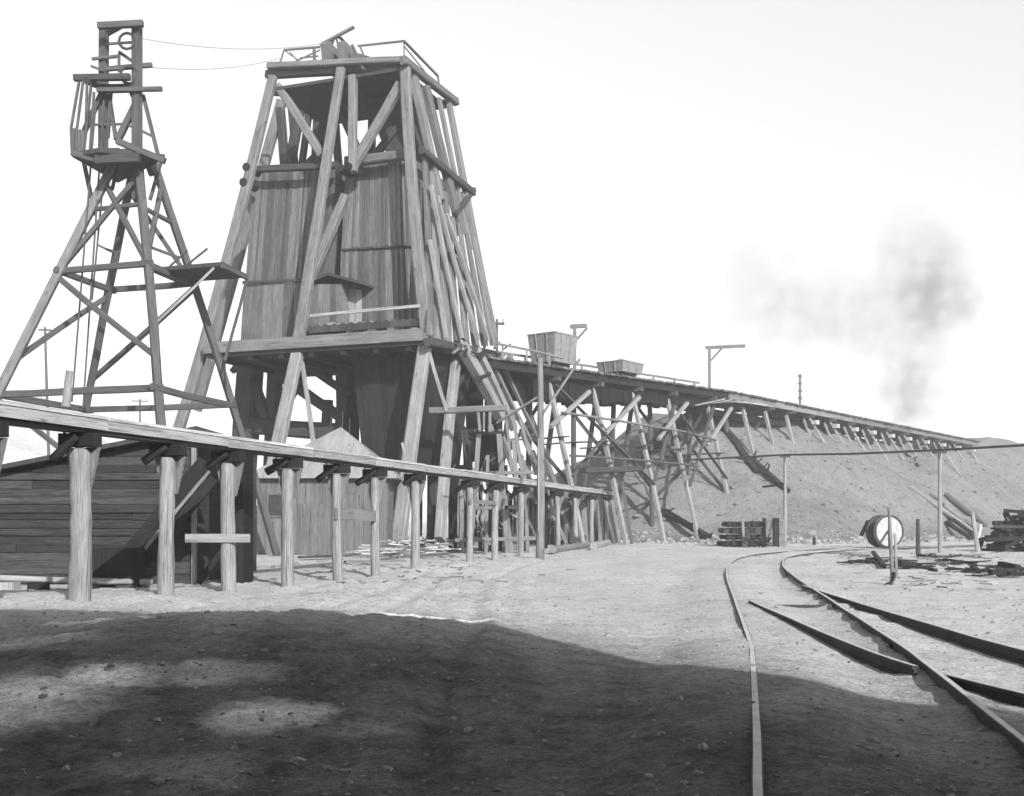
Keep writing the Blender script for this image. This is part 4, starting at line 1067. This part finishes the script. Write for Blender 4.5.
# lumber heap and log pile by the trestle
def lumber():
    r = thing('lumber_heap', 'pale heap of scrap lumber lying in front of the small cabin', 'lumber heap', (-4.5, 37.5, 0))
    m = MB(); m2 = MB()
    for k in range(80):
        c = G(random.gauss(395, 24), random.uniform(549, 558)); c.z = random.uniform(.05, .75)*max(.1, 1-abs(c.x+3.9)/2.6)
        e = V((random.uniform(-1, 1), random.uniform(-.5, .5), random.uniform(-.1, .1)))
        MB().beam(c-e, c+e, random.uniform(.06, .2), .05).build('scrap_plank', M['bright' if k % 3 else 'beam'], r)
    for k, (x0, x1, y, mt, lab) in enumerate(((296, 372, 554, 'pale', 'pale plank lying flat on the dirt before the cabin, longest of three'), (300, 334, 560, 'dark', 'dark plank lying flat between two trestle posts'), (345, 405, 565, 'beam', 'grey plank lying flat nearest the lane'))):
        a, b = G(x0, y), G(x1, y-1); a.z = b.z = .1
        tag(MB().beam(a, b, .3, .07).build('plank', M[mt], None, a), lab, 'plank', 'planks lying on the dirt before the cabin')
    for k, (px, py, s, mt) in enumerate(((430, 549, 1.0, 'pale'), (438, 552, .7, 'bright'))):
        c = G(px, py); o = MB(); 
        for j in range(16):
            q = V((c.x+random.uniform(-.6, .6)*s, c.y+random.uniform(-.3, .3), random.uniform(.05, .55)*s)); e = V((random.uniform(-.5, .5), random.uniform(-.3, .3), random.uniform(-.25, .25)))*s
            o.beam(q-e, q+e, .12, .08)
        tag(o.build('offcut_heap', M[mt], None, (c.x, c.y, 0)), ('larger heap of pale offcuts at the foot of the headframe leg', 'small bright heap of offcuts right of the headframe leg')[k], 'offcuts', 'offcut heaps')
    for k, (x0, y0, x1, y1, rad, mt, lab) in enumerate(((553, 553, 600, 546, .16, 'beam', 'long grey log lying at the trestle foot right of the tall pole'), (574, 549, 588, 544, .2, 'dark', 'dark log end-on among the logs right of the tall pole'), (594, 550, 608, 546, .2, 'post', 'pale short log at the right end of the log pile'), (560, 545, 612, 542, .17, 'dark', 'dark rear log behind the log pile'))):
        a, b = G(x0, y0), G(x1, y1); a.z = b.z = rad*.9+(.25 if k == 1 else 0)
        tag(MB().log(a, b, rad, rad*.9, 10, 5, .12).build('log', M[mt], None, a), lab, 'log', 'logs lying right of the tall pole')
lumber()
def chips():
    m = MB()
    for k in range(240):
        if k % 3: c = G(random.gauss(350, 90), random.uniform(550, 585))
        else: c = G(random.gauss(930, 50), random.uniform(555, 590))
        if not 5 < c.y < 60: continue
        c.z = gz(c.x, c.y)+.02; e = V((random.uniform(-.16, .16), random.uniform(-.12, .12), random.uniform(-.01, .02))); m.beam(c-e, c+e, random.uniform(.02, .05), .02)
    m.build('wood_chips', M['beam'])['kind'] = 'stuff'
chips()
# staging and crib of timbers behind the trestle, at the foot of the raking timbers
def staging():
    d = 47
    r = thing('timber_staging', 'tangled timber staging with a black roofed frame under the raking headframe timbers', 'staging', (-1, 47, 0))
    L = lambda n, x0, y0, x1, y1, w_, mat='beam', dd=d, d2=None: MB().beam(P(x0, y0, dd), P(x1, y1, d2 or dd), w_, w_*.8).build(n, M[mat], r)
    q = [P(474, 431, d), P(502, 431, d), P(504, 433, d+2), P(472, 433, d+2)]
    MB().prism(q, (0, 0, -.15)).build('roof', M['tar'], r)
    MB().prism([P(480, 436, d+1.8), P(500, 436, d+1.8), P(504, 476, d+1.8), P(476, 476, d+1.8)], (0, .2, 0)).build('back_panel', M['tar'], r)
    for a in ((479, 434, 470, 556, .2), (499, 434, 508, 556, .22), (488, 455, 486, 556, .14), (514, 440, 520, 556, .18), (524, 460, 528, 556, .16), (462, 470, 462, 556, .2), (476, 500, 490, 545, .14), (505, 495, 512, 552, .18)): L('post', *a)
    for a in ((452, 474, 545, 472, .2), (470, 508, 520, 507, .18), (476, 515, 486, 545, .12), (478, 408, 480, 432, .12), (490, 410, 490, 432, .12), (484, 412, 484, 430, .08), (455, 540, 540, 538, .2), (512, 410, 522, 470, .2), (520, 420, 536, 475, .16), (506, 415, 512, 470, .14)): L('brace', *a, 'beam')
    for k in range(40):
        x, y = random.uniform(450, 540), random.uniform(425, 530); L('loose_stick', x, y, x+random.uniform(-12, 12), y+random.uniform(5, 30), random.uniform(.06, .14), random.choice(['beam', 'dark', 'board', 'post']), d+random.uniform(-.6, 1.2))
    MB().planks([P(448, 556, d+2.4), P(548, 556, d+2.4), P(548, 478, d+2.4), P(448, 478, d+2.4)], 20, .1, .1, rag=1.1, gap=.07).build('crib_wall', M['black'], r)
    r2 = thing('timber_crib', 'low crib of slanting props and boards under the far end of the pipe trestle', 'timber crib', (4, 60, 0))
    L2 = lambda n, x0, y0, x1, y1, w_, mat='beam', dd=60: MB().beam(P(x0, y0, dd), P(x1, y1, dd), w_, w_*.8).build(n, M[mat], r2)
    for a in ((548, 505, 568, 546, .25), (556, 498, 574, 540, .25), (566, 500, 566, 546, .25), (583, 500, 586, 545, .3), (600, 498, 601, 545, .3), (612, 500, 620, 545, .22), (622, 480, 632, 545, .2), (560, 540, 590, 505, .15), (604, 500, 615, 545, .15)): L2('prop', *a, random.choice(['beam', 'tower', 'board']))
    MB().planks([P(545, 548, 62), P(618, 547, 62), P(612, 500, 62), P(548, 498, 62)], 16, .1, .1, rag=.3, gap=.06).build('crib_boards', M['dark'], r2)
staging()

def fallen():
    L = [(722, 429, 757, 475, .5, 'broad black timber trough lying down the dump face under the trestle end'), (752, 462, 788, 494, .4, 'black timber sliding down the dump towards the slim pipe pole'),
         (664, 513, 709, 540, .4, 'black timber lying at the foot of the dump under the bents'), (700, 412, 652, 452, .8, 'dark timber baulk lying along the left shoulder of the dump'), (668, 428, 640, 470, .5, 'lower dark baulk on the left shoulder of the dump'), (906, 455, 918, 467, .25, 'small dark stick lying high on the open dump slope')]
    for (x0, y0, x1, y1, w_, lab) in L:
        a, b = on_hill(x0, y0), on_hill(x1, y1); up = V((0, 0, w_*.35))
        m = MB(); m.beam(a+up, b+up, w_, w_*.7)
        for k in range(7):
            q = lerp(a, b, random.random())+up; m.beam(q, q+V((random.uniform(-.9, .9), random.uniform(-.6, .3), random.uniform(-.2, .7))), .1, .07)
        tag(m.build('fallen_timber', M['tar'], None, a), lab, 'timber', 'timbers lying on the dump slope')
fallen()
# ------------------------------------------------------------------ smoke beyond the dump
def smoke():
    d = 235.; k = d/F; cx, cy = 870, 300
    m = bpy.data.materials.new('smoke'); m.use_nodes = True; t = m.node_tree; t.nodes.clear()
    N = t.nodes.new; Lk = t.links.new
    o = N('ShaderNodeOutputMaterial'); pv = N('ShaderNodeVolumePrincipled'); pv.inputs['Color'].default_value = (.25, .25, .25, 1)
    co = N('ShaderNodeTexCoord').outputs['Object']
    wn = N('ShaderNodeTexNoise'); wn.inputs['Scale'].default_value = .11; wn.inputs['Detail'].default_value = 4; Lk(co, wn.inputs['Vector'])
    wa = N('ShaderNodeVectorMath'); wa.operation = 'MULTIPLY_ADD'; wa.inputs[1].default_value = (14, 14, 14); Lk(wn.outputs['Color'], wa.inputs[0])
    off = N('ShaderNodeVectorMath'); off.operation = 'SUBTRACT'; off.inputs[1].default_value = (7, 7, 7); Lk(co, off.inputs[0]); Lk(off.outputs[0], wa.inputs[2])
    total = None
    for (px, py, rx, rz, wgt) in ((907, 402, 46, 40, 1.0), (908, 372, 34, 30, .5), (930, 330, 34, 40, .45), (942, 288, 56, 52, 1.1), (905, 250, 55, 60, .35), (830, 320, 95, 60, .3), (740, 300, 130, 90, .2), (915, 330, 80, 130, .4)):
        mp = N('ShaderNodeMapping'); c = V(((px-cx)*k, 0, (cy-py)*k)); sc = V((1/(rx*k), 1/(rx*k*.9), 1/(rz*k)))
        mp.inputs['Scale'].default_value = sc; mp.inputs['Location'].default_value = (-c.x*sc.x, 0, -c.z*sc.z)
        ln = N('ShaderNodeVectorMath'); ln.operation = 'LENGTH'; Lk(wa.outputs[0], mp.inputs[0]); Lk(mp.outputs[0], ln.inputs[0])
        mr = N('ShaderNodeMapRange'); mr.interpolation_type = 'SMOOTHSTEP'; mr.inputs['From Min'].default_value = 1.05; mr.inputs['From Max'].default_value = .15; mr.inputs['To Min'].default_value = 0; mr.inputs['To Max'].default_value = wgt
        Lk(ln.outputs['Value'], mr.inputs[0])
        if total is None: total = mr.outputs[0]
        else:
            ad = N('ShaderNodeMath'); ad.operation = 'ADD'; Lk(total, ad.inputs[0]); Lk(mr.outputs[0], ad.inputs[1]); total = ad.outputs[0]
    n = noise_n(t, co, .24, 7, .66)
    b = N('ShaderNodeMapRange'); b.inputs['From Min'].default_value = .34; b.inputs['From Max'].default_value = .66; Lk(n, b.inputs[0])
    mm = N('ShaderNodeMath'); mm.operation = 'MULTIPLY'; Lk(total, mm.inputs[0]); Lk(b.outputs[0], mm.inputs[1])
    m2 = N('ShaderNodeMath'); m2.operation = 'MULTIPLY'; m2.inputs[1].default_value = .13; Lk(mm.outputs[0], m2.inputs[0])
    Lk(m2.outputs[0], pv.inputs['Density']); Lk(pv.outputs[0], o.inputs['Volume'])
    c = P(cx, cy, d); ob = MB().box(c, 290*k, 34, 300*k).build('smoke_plume', m, None, c)
    tag(ob, 'ragged plume of grey smoke drifting up behind the dump crest', 'smoke'); ob['kind'] = 'stuff'
smoke()

# ------------------------------------------------------------------ dusty air
hb = MB(); hb.box((0, 0, 41.5), 2700, 2700, 86)
hz = hb.build('haze', M['iron']); hz['kind'] = 'stuff'
hm = bpy.data.materials.new('dusty_air'); hm.use_nodes = True; ht = hm.node_tree; ht.nodes.clear()
ho = ht.nodes.new('ShaderNodeOutputMaterial'); hv = ht.nodes.new('ShaderNodeVolumePrincipled')
hv.inputs['Color'].default_value = (.95, .95, .95, 1); hv.inputs['Density'].default_value = .0012
ht.links.new(hv.outputs[0], ho.inputs['Volume']); hz.data.materials.clear(); hz.data.materials.append(hm)
